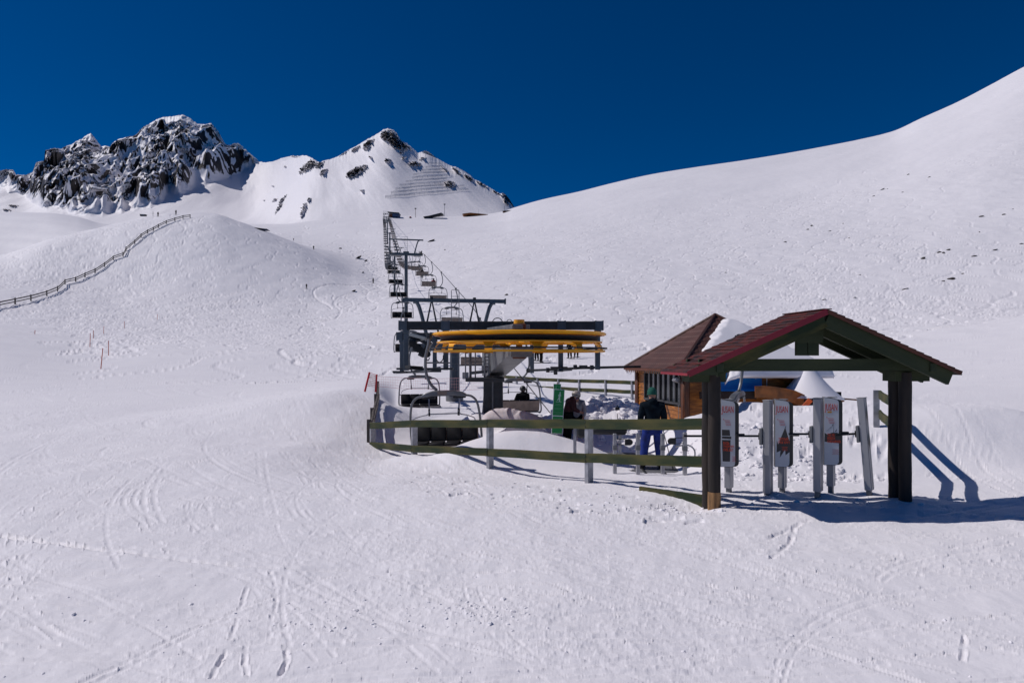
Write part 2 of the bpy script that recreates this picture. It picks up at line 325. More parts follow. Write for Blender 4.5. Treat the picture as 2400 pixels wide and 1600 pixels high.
def track(pts, wid, dep, chop=0.0, rim=.35, step=None, seed=0):
    """groove along photo-row control points given as (x, D)"""
    p = np.array(pts, float); s = np.concatenate([[0], np.cumsum(np.hypot(*np.diff(p, axis=0).T))])
    st = step or max(wid * .45, .02)
    q = np.arange(0, s[-1], st); x = pchip(s, p[:, 0], q); D = pchip(s, p[:, 1], q)
    dd = np.full(q.shape, dep)
    if chop: dd = dep * np.clip(.6 + chop * 1.6 * fbm(q / (wid * 9), q * 0 + seed * 3.3, 3, 90), 0, 1.6)
    stamp(x + wid * .5 * fbm(q / (wid * 6), q * 0 + 5.5, 2, 95 + seed) * (chop > 0), D, wid, dd, rim)
def near_pt(px, py):
    D = 2.15 * F / (py - HY)
    for _ in range(4): D = -ground((px - CX) / F * D, D) * F / (py - HY)
    return float((px - CX) / F * D), float(D)
def ntrack(pp, wid, dep, chop=0.5, rim=.4, seed=0): track([near_pt(*p) for p in pp], wid, dep, chop, rim, seed=seed)
ntrack([(0, 1255), (300, 1292), (600, 1325), (740, 1331), (815, 1333)], .030, .065, .2, .7, 1)
ntrack([(910, 1334), (1050, 1336), (1200, 1335)], .026, .05, .35, .7, 2)
ntrack([(580, 1372), (565, 1420), (553, 1460), (541, 1497)], .020, .013, .7, .8, 3)
ntrack([(634, 1337), (645, 1370), (648, 1408), (636, 1450), (633, 1495)], .020, .013, .7, .8, 4)
ntrack([(580, 1500), (572, 1540), (580, 1580)], .018, .010, .7, .8, 5)
ntrack([(530, 1525), (495, 1585)], .02, .03, .5, .3, 6)
ntrack([(672, 1520), (665, 1565), (640, 1600)], .02, .03, .5, .3, 7)
ntrack([(28, 1262), (25, 1310), (48, 1385), (100, 1460), (190, 1525), (260, 1570)], .035, .006, .5, 3.2, 8)
ntrack([(60, 1245), (75, 1180), (140, 1130)], .035, .006, .5, 3, 9)
ntrack([(395, 1290), (340, 1240), (335, 1180), (350, 1120)], .035, .007, .5, 3, 10)
ntrack([(700, 1110), (760, 1200), (790, 1270), (880, 1330), (1000, 1370)], .03, .006, .3, 3, 11)
ntrack([(480, 1180), (560, 1290), (700, 1330)], .03, .014, .4, .4, 12)
ntrack([(1810, 1305), (1850, 1270), (1862, 1235)], .03, .03, .5, .5, 13)
ntrack([(1800, 1262), (1860, 1235), (1900, 1215)], .03, .02, .9, .6, 14)
ntrack([(2255, 1545), (2262, 1490)], .02, .03, .3, .4, 15)
ntrack([(1200, 1315), (1350, 1320), (1480, 1310)], .03, .016, .9, .4, 16)
rng = np.random.RandomState(21)
for i in range(11):
    j = rng.normal(0, 10, 12); dp = rng.uniform(.004, .011)
    ntrack([(600 + i * 26 + j[0], 955 + j[1] * .3), (700 + i * 34 + j[2], 1110 + j[3]), (880 + i * 62 + j[4], 1270 + j[5]), (1250 + i * 90 + j[6], 1400 + 2 * j[7])], .018, dp, .7, 1.0, 20 + i)
    ntrack([(-60 + j[0], 1500 - 48 * i + j[8]), (140 + j[9], 1290 - 32 * i + j[1]), (420 + j[2], 1120 - 22 * i + j[3] * .5), (720 + j[10], 985 - 9 * i)], .02, dp, .7, 1.0, 40 + i)
    ntrack([(1150 + 40 * j[0] * .1, 1350 + 24 * i), (1700 + j[2], 1320 + 24 * i + j[3]), (2440, 1215 + 30 * i + j[4])], .016, dp, .8, 1.0, 60 + i)
for i in range(3):
    j = rng.normal(0, 8, 8); ntrack([(2420, 1180 - 16 * i + j[0]), (2250 + j[1], 1090 - 12 * i + j[2]), (2150 + j[3], 1010 - 9 * i)], .025, rng.uniform(.006, .014), .6, 1.2, 80 + i)
# footprints beside the fence
for k in range(46):
    px = rng.uniform(980, 1640); py = 1105 + (px - 980) * .13 + rng.uniform(-8, 45)
    x, D = near_pt(px, py); a = rng.uniform(-.5, .5); q = np.linspace(-.10, .10, 7)
    stamp(x + q * math.cos(a), D + q * math.sin(a), .055, rng.uniform(.03, .07), .5)
for k in range(40):
    px = rng.uniform(1740, 2080); py = rng.uniform(1020, 1120); x, D = near_pt(px, py); q = np.linspace(-.1, .1, 7)
    stamp(x + q * .8, D + q * .5, .06, rng.uniform(.02, .07), .5)
# many faint ski grooves on the open piste, curving gently
for k in range(620):
    D0 = rng.uniform(4.2, 70)**1.0; D0 = 4.2 + (D0 - 4.2) * rng.rand(); x0 = rng.uniform(-.85, .85) * D0
    a = rng.normal(R(150 if x0 < 1 else 165), .38); ln = rng.uniform(1.2, 7) * (1 + D0 / 22); cv = rng.normal(0, .10)
    q = np.linspace(0, ln, int(ln / (.012 + .0012 * D0)) + 2); th = a + cv * q
    x = x0 + np.cumsum(np.cos(th)) * (q[1] - q[0]); D = D0 + np.cumsum(np.sin(th)) * (q[1] - q[0])
    inside = (x > -4.2 + (D - 18) * .0) & (D > 12.5) & (D < 40) & (x < 8) & (x > 2.95 - (D - 10) * .85)
    x, D = x[~inside], D[~inside]
    if len(x) < 4: continue
    w0 = rng.uniform(.012, .03) + D0 * .0006
    stamp(x, D, w0, rng.uniform(.3, 1.0) * w0 * .45, .6)
    if rng.rand() < .5: stamp(x + .14 * math.sin(a), D - .14 * math.cos(a), w0, rng.uniform(.3, 1.0) * w0 * .45, .6)
# linked turns running down the slopes
def downhill(n, sx, sD, steps, step, amp, wl, wid, dep, seed):
    r = np.random.RandomState(seed); x = sx.copy(); D = sD.copy(); ph = r.uniform(0, 6.28, n); wlv = wl * r.uniform(.6, 1.5, n); am = amp * r.uniform(.4, 1.15, n)
    drift = r.normal(0, .25, n); X_, D_ = [], []
    s = 0
    for k in range(steps):
        e = 4.0; gx = (ground(x + e, D) - ground(x - e, D)); gd = (ground(x, D + e) - ground(x, D - e)); base = np.arctan2(-gd, -gx)
        th = base + drift + am * np.sin(ph + 6.283 * s / wlv)
        x = x + np.cos(th) * step; D = D + np.sin(th) * step; s += step; X_.append(x.copy()); D_.append(D.copy())
    X_ = np.array(X_); D_ = np.array(D_)
    L_ = r.uniform(.25, 1, n) * steps; keep = np.arange(steps)[:, None] < L_[None, :]
    gate = perlin(X_ / 14 + 3, D_ / 14, 50) > -.5
    keep &= gate & (D_ > 45)
    dp = dep * r.uniform(.35, 1.3, n)[None, :] * np.ones_like(X_)
    stamp(X_[keep], D_[keep], wid, dp[keep], .6)
n = 330; px = rng.uniform(980, 2050, n); D0 = rng.uniform(130, 470, n)
downhill(n, (px - CX) / F * D0, D0, 700, .2, 1.1, 26, .18, .15, 31)
n = 70; px = rng.uniform(1900, 2600, n); D0 = rng.uniform(120, 420, n)
downhill(n, (px - CX) / F * D0, D0, 600, .2, 1.0, 34, .18, .13, 32)
n = 320; px = rng.uniform(60, 740, n); D0 = rng.uniform(100, 255, n)
downhill(n, (px - CX) / F * D0, D0, 380, .18, 1.1, 17, .15, .14, 33)
n = 60; px = rng.uniform(-60, 320, n); D0 = rng.uniform(150, 240, n)
downhill(n, (px - CX) / F * D0, D0, 180, .2, .8, 22, .18, .1, 34)
n = 60; px = rng.uniform(600, 1000, n); D0 = rng.uniform(250, 640, n)
downhill(n, (px - CX) / F * D0, D0, 480, .4, .8, 50, .3, .28, 35)
# long straight runs on the flat in front of the right slope
for k in range(90):
    D0 = rng.uniform(34, 120); px = rng.uniform(1500, 2500); x0 = (px - CX) / F * D0; a = R(180) + rng.normal(0, .22); ln = rng.uniform(5, 30); q = np.arange(0, ln, .07)
    stamp(x0 + q * math.cos(a), D0 + q * math.sin(a), .09, rng.uniform(.015, .05), .9)
ZZ += delta + rimb * (delta > -1e-4) + rimb * .0
del ch

def gridmesh(name, co, nrw, ncl, material):
    me = bpy.data.meshes.new(name); me.vertices.add(nrw * ncl); me.vertices.foreach_set('co', co.reshape(-1).astype(np.float32))
    idx = np.arange(nrw * ncl).reshape(nrw, ncl)
    q = np.stack([idx[:-1, :-1], idx[:-1, 1:], idx[1:, 1:], idx[1:, :-1]], -1).reshape(-1, 4)
    nq = len(q); me.loops.add(nq * 4); me.loops.foreach_set('vertex_index', q.reshape(-1).astype(np.int32))
    me.polygons.add(nq); me.polygons.foreach_set('loop_start', np.arange(0, nq * 4, 4, dtype=np.int32))
    me.polygons.foreach_set('use_smooth', np.ones(nq, dtype=bool)); me.update(calc_edges=True)
    me.materials.append(material); o = bpy.data.objects.new(name, me); C.objects.link(o); return o
o = gridmesh('ground', np.stack([XX, DD, ZZ], -1), nr, nc, M['snow']); o['kind'] = 'structure'
# snow behind the photographer, so that the sheet does not end at his feet
bm = bmesh.new()
yy = [2.25, 0, -8, -40]; grid = []
for j, y0 in enumerate(yy):
    grid.append([bm.verts.new((float(xx), y0, -2.2 + (.02 if j == 0 else 0))) for xx in np.linspace(-60, 60, 13)])
for j in range(3):
    for i in range(12): bm.faces.new((grid[j][i], grid[j][i + 1], grid[j + 1][i + 1], grid[j + 1][i]))
bmesh.ops.recalc_face_normals(bm, faces=bm.faces)
me = bpy.data.meshes.new('snowfield'); bm.to_mesh(me); bm.free(); me.materials.append(M['snowsoft'])
o = bpy.data.objects.new('snowfield', me); C.objects.link(o); o['kind'] = 'structure'

# ------------------------------------------------------------------ mountains
MP = np.linspace(-900, 1262, 1750); nm = NMC = len(MP); NRM = 430
crest = [(-900, 470), (-500, 440), (-200, 420), (-60, 405), (0, 402), (15, 399), (30, 398), (39, 410), (60, 411), (78, 404), (81, 392), (90, 380), (105, 377), (111, 353), (129, 348), (144, 350), (155, 343), (168, 339), (180, 331), (192, 326), (204, 316), (213, 313), (222, 323), (237, 344), (247, 341), (258, 345), (268, 332), (279, 326), (300, 322), (321, 318), (330, 305), (339, 297), (352, 290), (366, 281), (381, 275), (405, 273), (429, 269), (447, 278), (456, 286), (465, 291), (480, 292), (495, 289), (502, 296), (510, 305), (519, 322), (528, 338), (540, 342), (550, 337), (558, 336), (570, 345), (588, 362), (600, 372), (608, 379), (622, 381), (642, 378), (660, 371), (684, 365), (700, 366), (711, 364), (722, 366), (732, 371), (742, 377), (750, 381), (757, 377), (775, 373), (792, 367), (804, 359), (816, 352), (836, 342), (855, 330), (877, 318), (890, 310), (900, 303), (910, 301), (920, 304), (930, 311), (936, 322), (942, 331), (955, 337), (968, 348), (981, 359), (990, 355), (996, 353), (1005, 356), (1020, 368), (1050, 386), (1060, 390), (1068, 391), (1085, 399), (1100, 408), (1112, 420), (1125, 426), (1145, 438), (1160, 447), (1170, 453), (1182, 453), (1190, 462), (1197, 471), (1204, 484), (1220, 505), (1262, 530)]
cy_ = np.interp(MP, *zip(*crest)) + 1.2 * perlin(MP / 5.0, MP * 0, 7)
wm = 1 - sst(560, 760, MP)                              # 1 = rocky massif
Dc = 1750 + 1150 * wm; Db = 1000.0
s = np.concatenate([np.linspace(0, 1, NRM - 12), 1 + np.linspace(.02, .3, 12)])
S, PXm = np.meshgrid(s, MP, indexing='ij')
g = np.clip(S, 0, 1)**(1.05 + .75 * wm[None, :])
yb = 540.0
kn = np.exp(-(np.arange(-60, 61) / 22.0)**2); kn /= kn.sum()
cs = np.convolve(np.pad(cy_, 60, mode='edge'), kn, mode='valid')
CY = cs[None, :] + (cy_ - cs)[None, :] * sst(.80, 1.0, S)
Ym = yb + (CY - yb) * g
Dm = Db + (Dc[None, :] - Db) * np.clip(S, 0, 1)**(1 - .25 * wm[None, :]) + np.clip(S - 1, 0, 1) * 1500
Ym = np.where(S > 1, cy_[None, :] + (S - 1) * 420, Ym)
Xm = (PXm - CX) / F * Dm; Zm = (HY - Ym) / F * Dm
front = np.clip((1 - S) / .03, 0, 1)
low = np.interp(MP, [-900, -100, 0, 60, 120, 180, 240, 300, 335, 375, 395, 430, 460, 500, 520, 560, 610, 640], [470, 440, 430, 465, 490, 500, 508, 488, 492, 478, 450, 452, 425, 430, 425, 408, 383, 370])
reg = wm[None, :]**.3 * (1 - sst(-20, 8, Ym - (low[None, :] + 9 * perlin(PXm / 22, Ym / 22, 12)))) * (PXm < 625)
u_ = Xm / 260 + Zm / 900; v_ = Zm / 190 - Xm / 1100
wx = fbm(u_ * 1.1, v_ * 1.1, 4, 130) ; wy = fbm(u_ * 1.1 + 7, v_ * 1.1, 4, 140)
def saw(t, c=.45):
    f_ = t - np.floor(t); return np.where(f_ < c, f_ / c, (1 - f_) / (1 - c))
big = ridged(Xm / 330 + .25 * wx + Zm / 700, Zm / 900 + .2 * wy, 3, 150)          # ribs and couloirs
st1 = saw((Zm - Xm * .55) / 190 + 1.0 * fbm(Xm / 240, Zm / 260, 2, 155), .4)
st2 = saw((Zm - Xm * .45) / 80 + 1.5 * fbm(Xm / 110, Zm / 120, 3, 160), .4)
br = ridged(Xm / 120 + .5 * wx, Zm / 140 + .5 * wy, 5, 165, .55)
fine = fbm(Xm / 26, Zm / 26, 4, 175, .6)
soft = sst(-.05, .35, fbm(Xm / 190 + 3, Zm / 200, 3, 180))                          # snowier fields
pa = (Xm * .80 + Zm * .60); qa = (-Xm * .60 + Zm * .80)
b1 = ridged(pa / 150 + .25 * wx, qa / 85 + .25 * wy, 4, 300, .5); b2 = ridged(pa / 55 + .3 * wy, qa / 34, 4, 320, .5)
blk = saw(pa / 120 + .5 * fbm(pa / 160, qa / 120, 3, 340), .7) * .6 + saw(qa / 70 + .8 * fbm(pa / 90, qa / 70, 3, 350), .35) * .4
ax = Xm + 70 * wx; f2 = np.clip((1 - S) / .12, 0, 1)**.7
sp1 = ridged(ax / 360 - Zm / 1600, Zm / 1500 + .25 * wy, 3, 400) - .85
sp2 = ridged(ax / 135 + Zm / 900, Zm / 420 + .35 * wy, 4, 410) - .85
sp3 = ridged(Xm / 52 + .35 * wx, Zm / 100 + .3 * wy, 4, 420) - .85
DZ = reg**1.6 * f2 * (110 * sp1 + 46 * sp2 + (17 - 8 * soft) * sp3)
DZ = np.minimum(DZ, (Ym - cy_[None, :]) / F * Dm * .85 + 1)
disp = reg * front * (1 - .6 * soft) * (26 * (b2 - .8) + 44 * (b1 - .8) + 26 * blk + 7 * fine)
# snow gullies and ribs elsewhere
gul = fbm((Xm + Zm * .75) / 60, (Zm - Xm * .5) / 260, 4, 200)
disp += (1 - reg) * front * np.clip(S * 3, 0, 1) * (5 * gul + 26 * fbm((Xm + Zm * .55) / 210, Zm / 420 - Xm / 900, 3, 210))
# patches of bare rock on the smooth peak: photo column, row, half sizes, tilt
pat = [(922, 326, 26, 13, 52), (938, 338, 20, 10, 45), (905, 318, 12, 12, 30), (861, 341, 13, 7, -50), (868, 332, 10, 3, -30), (833, 348, 12, 2, -35), (952, 341, 14, 3, 40), (725, 388, 24, 9, -38), (708, 400, 10, 4, -50), (750, 386, 12, 6, -30), (760, 404, 10, 4, -40), (836, 402, 25, 8, -28), (822, 408, 10, 6, -45), (805, 358, 14, 3, -35), (780, 370, 14, 2, -25), (910, 377, 7, 5, 0), (948, 371, 6, 2, -30), (944, 359, 5, 2, 0), (975, 384, 12, 5, 10), (990, 372, 8, 2, -20), (965, 387, 6, 2, 0), (1054, 431, 13, 7, 5), (1100, 417, 14, 4, 35), (1070, 400, 14, 3, 40), (1130, 432, 14, 3, 30), (1195, 469, 13, 14, 60), (1186, 460, 12, 5, 10), (1165, 452, 16, 2, 28), (712, 500, 12, 2, -62), (726, 470, 6, 2, -50), (716, 485, 9, 3, -60), (664, 468, 14, 1.6, -55), (655, 490, 16, 1.4, -55), (645, 470, 8, 1.5, -30), (852, 448, 4, 3, -10), (690, 367, 12, 2, 5), (668, 391, 3, 2, 0), (1042, 396, 10, 2, 40), (870, 370, 3, 2, 0), (620, 470, 3, 1.5, 0), (640, 436, 2.5, 1.5, 0), (30, 482, 14, 2, 0), (15, 492, 10, 2, 5), (8, 500, 12, 1.6, 0)]
pm = np.zeros_like(S)
for (a, b_, rx, ry, an) in pat:
    an = R(an); dx = PXm - a; dy = Ym - b_; p = (dx * math.cos(an) + dy * math.sin(an)) / (rx * .80); q = (-dx * math.sin(an) + dy * math.cos(an)) / (ry * .78)
    pm = np.maximum(pm, np.exp(-(p * p + q * q)**1.5))
ragged = fbm(PXm / 3.6, Ym / 3.0, 4, 230, .65)
patch_ = np.clip(pm + .75 * ragged * (pm > .06), 0, 1) * (pm > .06)
disp += front * patch_ * (12 + 26 * ridged(PXm / 9, Ym / 9, 4, 240))
# right flank of the peak falls away into shade behind a sharp rib
flank = sst(0, 18, PXm - np.interp(Ym, [300, 330, 360, 386, 420, 455, 500], [915, 945, 990, 1055, 1110, 1172, 1200])) * (PXm > 900) * (1 - wm[None, :])
Dm2 = Dm - disp + flank * 60 * front; Xm2 = Xm * (Dm2 / Dm) - .12 * disp; Zm2 = Zm * (Dm2 / Dm) + .05 * disp + DZ
P3 = np.stack([Xm2, Dm2, Zm2], -1)
du = np.gradient(P3, axis=1); dv = np.gradient(P3, axis=0); nn = np.cross(du, dv); nn /= np.linalg.norm(nn, axis=-1, keepdims=True) + 1e-9
nn *= np.sign(nn[..., 2:3] + 1e-9)
steep = 1 - np.clip(nn[..., 2], 0, 1)
rk = reg * sst(.58, .68, steep - .10 * soft + .17 * fbm(Xm / 26, Zm / 20, 5, 250, .62) + .08 * fbm(Xm / 110, Zm / 110, 2, 255))
rk = np.clip(rk + np.clip(patch_ * 1.5 - .25, 0, 1) * sst(.15, .5, steep + .25 * ragged + .2), 0, 1)
mo = gridmesh('mountains', P3, NRM, nm, M['snowfar']); mo['kind'] = 'structure'
at = mo.data.attributes.new('rock', 'FLOAT', 'POINT'); at.data.foreach_set('value', rk.reshape(-1).astype(np.float32))
MROW = HY - F * P3[..., 2] / P3[..., 1]; MCOL = CX + F * P3[..., 0] / P3[..., 1]
TROW = HY - F * ZZ / DD
def hit(px, py, dmin=3):
    """first point of the valley sheet seen at a photo position"""
    c = int(round(colf(px))); r0 = int(rowf(dmin)); k = np.where(TROW[r0:, c] <= py)[0]
    if len(k) == 0: return None
    r = r0 + k[0]; return Vector((float(XX[r, c]), float(DR[r]), float(ZZ[r, c])))
def mhit(px, py):
    c = int(np.clip(round((px - MP[0]) / (MP[1] - MP[0])), 0, NMC - 1)); k = np.where(MROW[:NRM - 12, c] <= py)[0]
    r = k[0] if len(k) else NRM - 14; return Vector([float(q) for q in P3[r, c]])

# ------------------------------------------------------------------ builders
WL = {}
def P(px, py, D): return Vector(((px - CX) / F * D, D, (HY - py) / F * D))
def thing(name, label, cat, loc=(0, 0, 0), rz=0, group=None):
    o = bpy.data.objects.new(name, None); C.objects.link(o); o.empty_display_size = .2
    o.location = loc; o.rotation_euler = (0, 0, rz); o['label'] = label; o['category'] = cat
    if group: o['group'] = group
    WL[o.name] = Matrix.Translation(Vector(loc)) @ Matrix.Rotation(rz, 4, 'Z'); return o
def tag(o, label, cat, group=None, kind=None):
    o['label'] = label; o['category'] = cat
    if group: o['group'] = group
    if kind: o['kind'] = kind
    return o
class MB:
    def __init__(s): s.bm = bmesh.new()
    def _add(s, vs_, fs):
        b = [s.bm.verts.new(v) for v in vs_]
        for f in fs:
            try: s.bm.faces.new([b[i] for i in f])
            except ValueError: pass
        return s
    def hexa(s, p): return s._add(p, [(0, 3, 2, 1), (4, 5, 6, 7), (0, 1, 5, 4), (1, 2, 6, 5), (2, 3, 7, 6), (3, 0, 4, 7)])
    def box(s, c, d, rot=None):
        c = Vector(c); x, y, z = d[0] / 2, d[1] / 2, d[2] / 2
        p = [Vector(q) for q in [(-x, -y, -z), (x, -y, -z), (x, y, -z), (-x, y, -z), (-x, -y, z), (x, -y, z), (x, y, z), (-x, y, z)]]
        if rot is not None: p = [rot @ q for q in p]
        return s.hexa([c + q for q in p])
    def beam(s, a, b, wd, ht, up=(0, 0, 1)):
        a = Vector(a); b = Vector(b); d = (b - a).normalized(); up = Vector(up)
        sd_ = d.cross(up)
        if sd_.length < 1e-4: sd_ = d.cross(Vector((0, 1, 0)))
        sd_.normalize(); u = sd_.cross(d).normalized(); q = []
        for p in (a, b):
            for (i, j) in ((-1, -1), (1, -1), (1, 1), (-1, 1)): q.append(p + sd_ * i * wd / 2 + u * j * ht / 2)
        return s._add(q, [(0, 3, 2, 1), (4, 5, 6, 7), (0, 1, 5, 4), (1, 2, 6, 5), (2, 3, 7, 6), (3, 0, 4, 7)])
    def tube(s, pts, r, n=8, closed=False, caps=True):
        pts = [Vector(p) for p in pts]; m = len(pts); rr = r if hasattr(r, '__len__') else [r] * m
        up = Vector((0, 0, 1)); rings = []; prev = None
        for i, p in enumerate(pts):
            a = pts[(i - 1) % m] if (closed or i > 0) else p; b = pts[(i + 1) % m] if (closed or i < m - 1) else p
            d = (b - a).normalized()
            if prev is None:
                x = d.cross(up)
                if x.length < .05: x = d.cross(Vector((1, 0, 0)))
            else: x = prev - d * prev.dot(d)
            x.normalize(); prev = x; y = d.cross(x)
            rings.append([s.bm.verts.new(p + (x * math.cos(6.2832 * k / n) + y * math.sin(6.2832 * k / n)) * rr[i]) for k in range(n)])
        for i in range(m if closed else m - 1):
            A, B = rings[i], rings[(i + 1) % m]
            for k in range(n): s.bm.faces.new((A[k], A[(k + 1) % n], B[(k + 1) % n], B[k]))
        if caps and not closed:
            s.bm.faces.new(rings[0][::-1]); s.bm.faces.new(rings[-1])
        return s
    def cyl(s, a, b, r, n=16): return s.tube([a, b], r, n)
    def lathe(s, prof, c=(0, 0, 0), n=48, closed=True):
        c = Vector(c); rings = [[s.bm.verts.new(c + Vector((q[0] * math.cos(6.2832 * k / n), q[0] * math.sin(6.2832 * k / n), q[1]))) for q in prof] for k in range(n)]
        m = len(prof)
        for k in range(n):
            A, B = rings[k], rings[(k + 1) % n]
            for i in range(m if closed else m - 1): s.bm.faces.new((A[i], B[i], B[(i + 1) % m], A[(i + 1) % m]))
        return s
    def prism(s, poly, a, vec):
        """poly of 3D points extruded by vec"""
        vec = Vector(vec); A = [s.bm.verts.new(Vector(p)) for p in poly]; B = [s.bm.verts.new(Vector(p) + vec) for p in poly]; n = len(poly)
        s.bm.faces.new(A[::-1]); s.bm.faces.new(B)
        for i in range(n): s.bm.faces.new((A[i], A[(i + 1) % n], B[(i + 1) % n], B[i]))
        return s
    def ball(s, c, r, sc=(1, 1, 1), n=12):
        c = Vector(c); g = bmesh.ops.create_uvsphere(s.bm, u_segments=n, v_segments=max(6, n * 2 // 3), radius=r)
        for v in g['verts']: v.co = Vector((v.co.x * sc[0], v.co.y * sc[1], v.co.z * sc[2])) + c
        return s
    def build(s, name, m, parent=None, world=False, bevel=0, smooth=False, kind=None, inv=None):
        bmesh.ops.recalc_face_normals(s.bm, faces=s.bm.faces)
        if bevel: bmesh.ops.bevel(s.bm, geom=list(s.bm.edges), offset=bevel, segments=1, affect='EDGES', clamp_overlap=True)
        if world:
            q = parent
            while q is not None and q.name not in WL: q = q.parent
            if q is not None: bmesh.ops.transform(s.bm, matrix=WL[q.name].inverted(), verts=s.bm.verts)
        if inv is not None: bmesh.ops.transform(s.bm, matrix=inv, verts=s.bm.verts)
        me = bpy.data.meshes.new(name); s.bm.to_mesh(me); s.bm.free()
        me.materials.append(M[m] if isinstance(m, str) else m)
        if smooth:
            me.polygons.foreach_set('use_smooth', [True] * len(me.polygons)); me.update()
            if smooth != 'all': me.set_sharp_from_angle(angle=R(40))
        o = bpy.data.objects.new(name, me); C.objects.link(o)
        if parent is not None: o.parent = parent
        if kind: o['kind'] = kind
        return o
def board(name, a, b, thick, ht, m, parent, warp=0.0, seed=0, bev=.004):
    """a plank with its grain along its own x axis, given in the parent's space"""
    a = Vector(a); b = Vector(b); d = b - a; L_ = d.length; x = d.normalized(); y = Vector((0, 0, 1)).cross(x).normalized(); z = x.cross(y)
    bm = bmesh.new(); n = max(1, int(L_ / .35)); rr = []
    for i in range(n + 1):
        t = i / n; o_ = warp * mnoise.noise(Vector((t * 2.1, seed * 3.7, 1))) ; o2 = warp * mnoise.noise(Vector((t * 2.3, seed * 1.7, 9)))
        rr.append([bm.verts.new((t * L_, j * thick / 2 + o_, k * ht / 2 + o2)) for (j, k) in ((-1, -1), (1, -1), (1, 1), (-1, 1))])
    for i in range(n):
        for k in range(4): bm.faces.new((rr[i][k], rr[i][(k + 1) % 4], rr[i + 1][(k + 1) % 4], rr[i + 1][k]))
    bm.faces.new(rr[0][::-1]); bm.faces.new(rr[-1]); bmesh.ops.recalc_face_normals(bm, faces=bm.faces)
    me = bpy.data.meshes.new(name); bm.to_mesh(me); bm.free(); me.materials.append(M[m])
    o = bpy.data.objects.new(name, me); C.objects.link(o); o.parent = parent
    mw = Matrix((x, y, z)).transposed().to_4x4(); mw.translation = a; o.matrix_local = mw; return o
def W2L(parent, p): return WL[parent.name].inverted() @ Vector(p)
def copy_tree(o, parent=None):
    c = o.copy(); C.objects.link(c); c.parent = parent
    for ch in list(o.children): copy_tree(ch, c)
    return c
def text(name, body, size, m, mw, parent, align='LEFT', sx=1.0, depth=.0015, bold=0):
    cu = bpy.data.curves.new(name, 'FONT'); cu.body = body; cu.size = size; cu.align_x = align; cu.extrude = depth; cu.offset = bold; cu.resolution_u = 2
    t = bpy.data.objects.new('tmp', cu); C.objects.link(t); bpy.context.view_layer.update()
    me = bpy.data.meshes.new_from_object(t.evaluated_get(bpy.context.evaluated_depsgraph_get()))
    bpy.data.objects.remove(t); bpy.data.curves.remove(cu); me.name = name; me.materials.clear(); me.materials.append(M[m])
    me.transform(Matrix.Diagonal((sx, 1, 1, 1)))
    o = bpy.data.objects.new(name, me); C.objects.link(o); o.parent = parent; o.matrix_local = mw; return o
def arc(c, r, a0, a1, n, ax=(1, 0, 0), ay=(0, 0, 1)):
    c = Vector(c); ax = Vector(ax); ay = Vector(ay)
    return [c + ax * r * math.cos(a0 + (a1 - a0) * i / n) + ay * r * math.sin(a0 + (a1 - a0) * i / n) for i in range(n + 1)]
def smooth_path(p, n=6):
    p = [Vector(q) for q in p]; out = []
    for i in range(len(p) - 1):
        a, b, c, d = p[max(i - 1, 0)], p[i], p[i + 1], p[min(i + 2, len(p) - 1)]
        for k in range(n):
            t = k / n; out.append(.5 * ((2 * b) + (c - a) * t + (2 * a - 5 * b + 4 * c - d) * t * t + (3 * b - a - 3 * c + d) * t**3))
    out.append(p[-1]); return out
def gz(x, D): return float(ground(x, D))

# ------------------------------------------------------------------ entrance shelter
gA = math.atan2(.096, .995)
SH = thing('entrance_shelter', 'open gabled timber shelter with dark red shingles over the ski gates', 'shelter', (2.917, 9.6, -2.2), gA)
def post(x, y, top, nm='post'):
    b = -.15; n = 10; m_ = MB(); m_.tube([(x + .004 * math.sin(i), y, b + (top - b) * i / n) for i in range(n + 1)], [.088 + .003 * math.sin(i * 2.3) for i in range(n + 1)], 18)
    return m_.build(nm, 'log', SH, smooth=True)
z0 = -2.2
p1 = post(0, 0, 1.98); post(0, .235, 1.98); post(2.932, 0, 1.98); post(2.932, .235, 1.98)
MB().lathe([(.0885, -.02), (.0915, -.02), (.0915, .22), (.0885, .27)], (0, 0, 0), 18).build('worn_foot', 'rawwood', p1, smooth=True)
apx, apz, ez = 1.44, z0 * -1 + .674, z0 * -1 - .195
sl_ = (apz - ez) / 2.0
def rz_(u): return apz - abs(u - apx) * sl_
nrm = Vector((-sl_, 0, 1)).normalized()
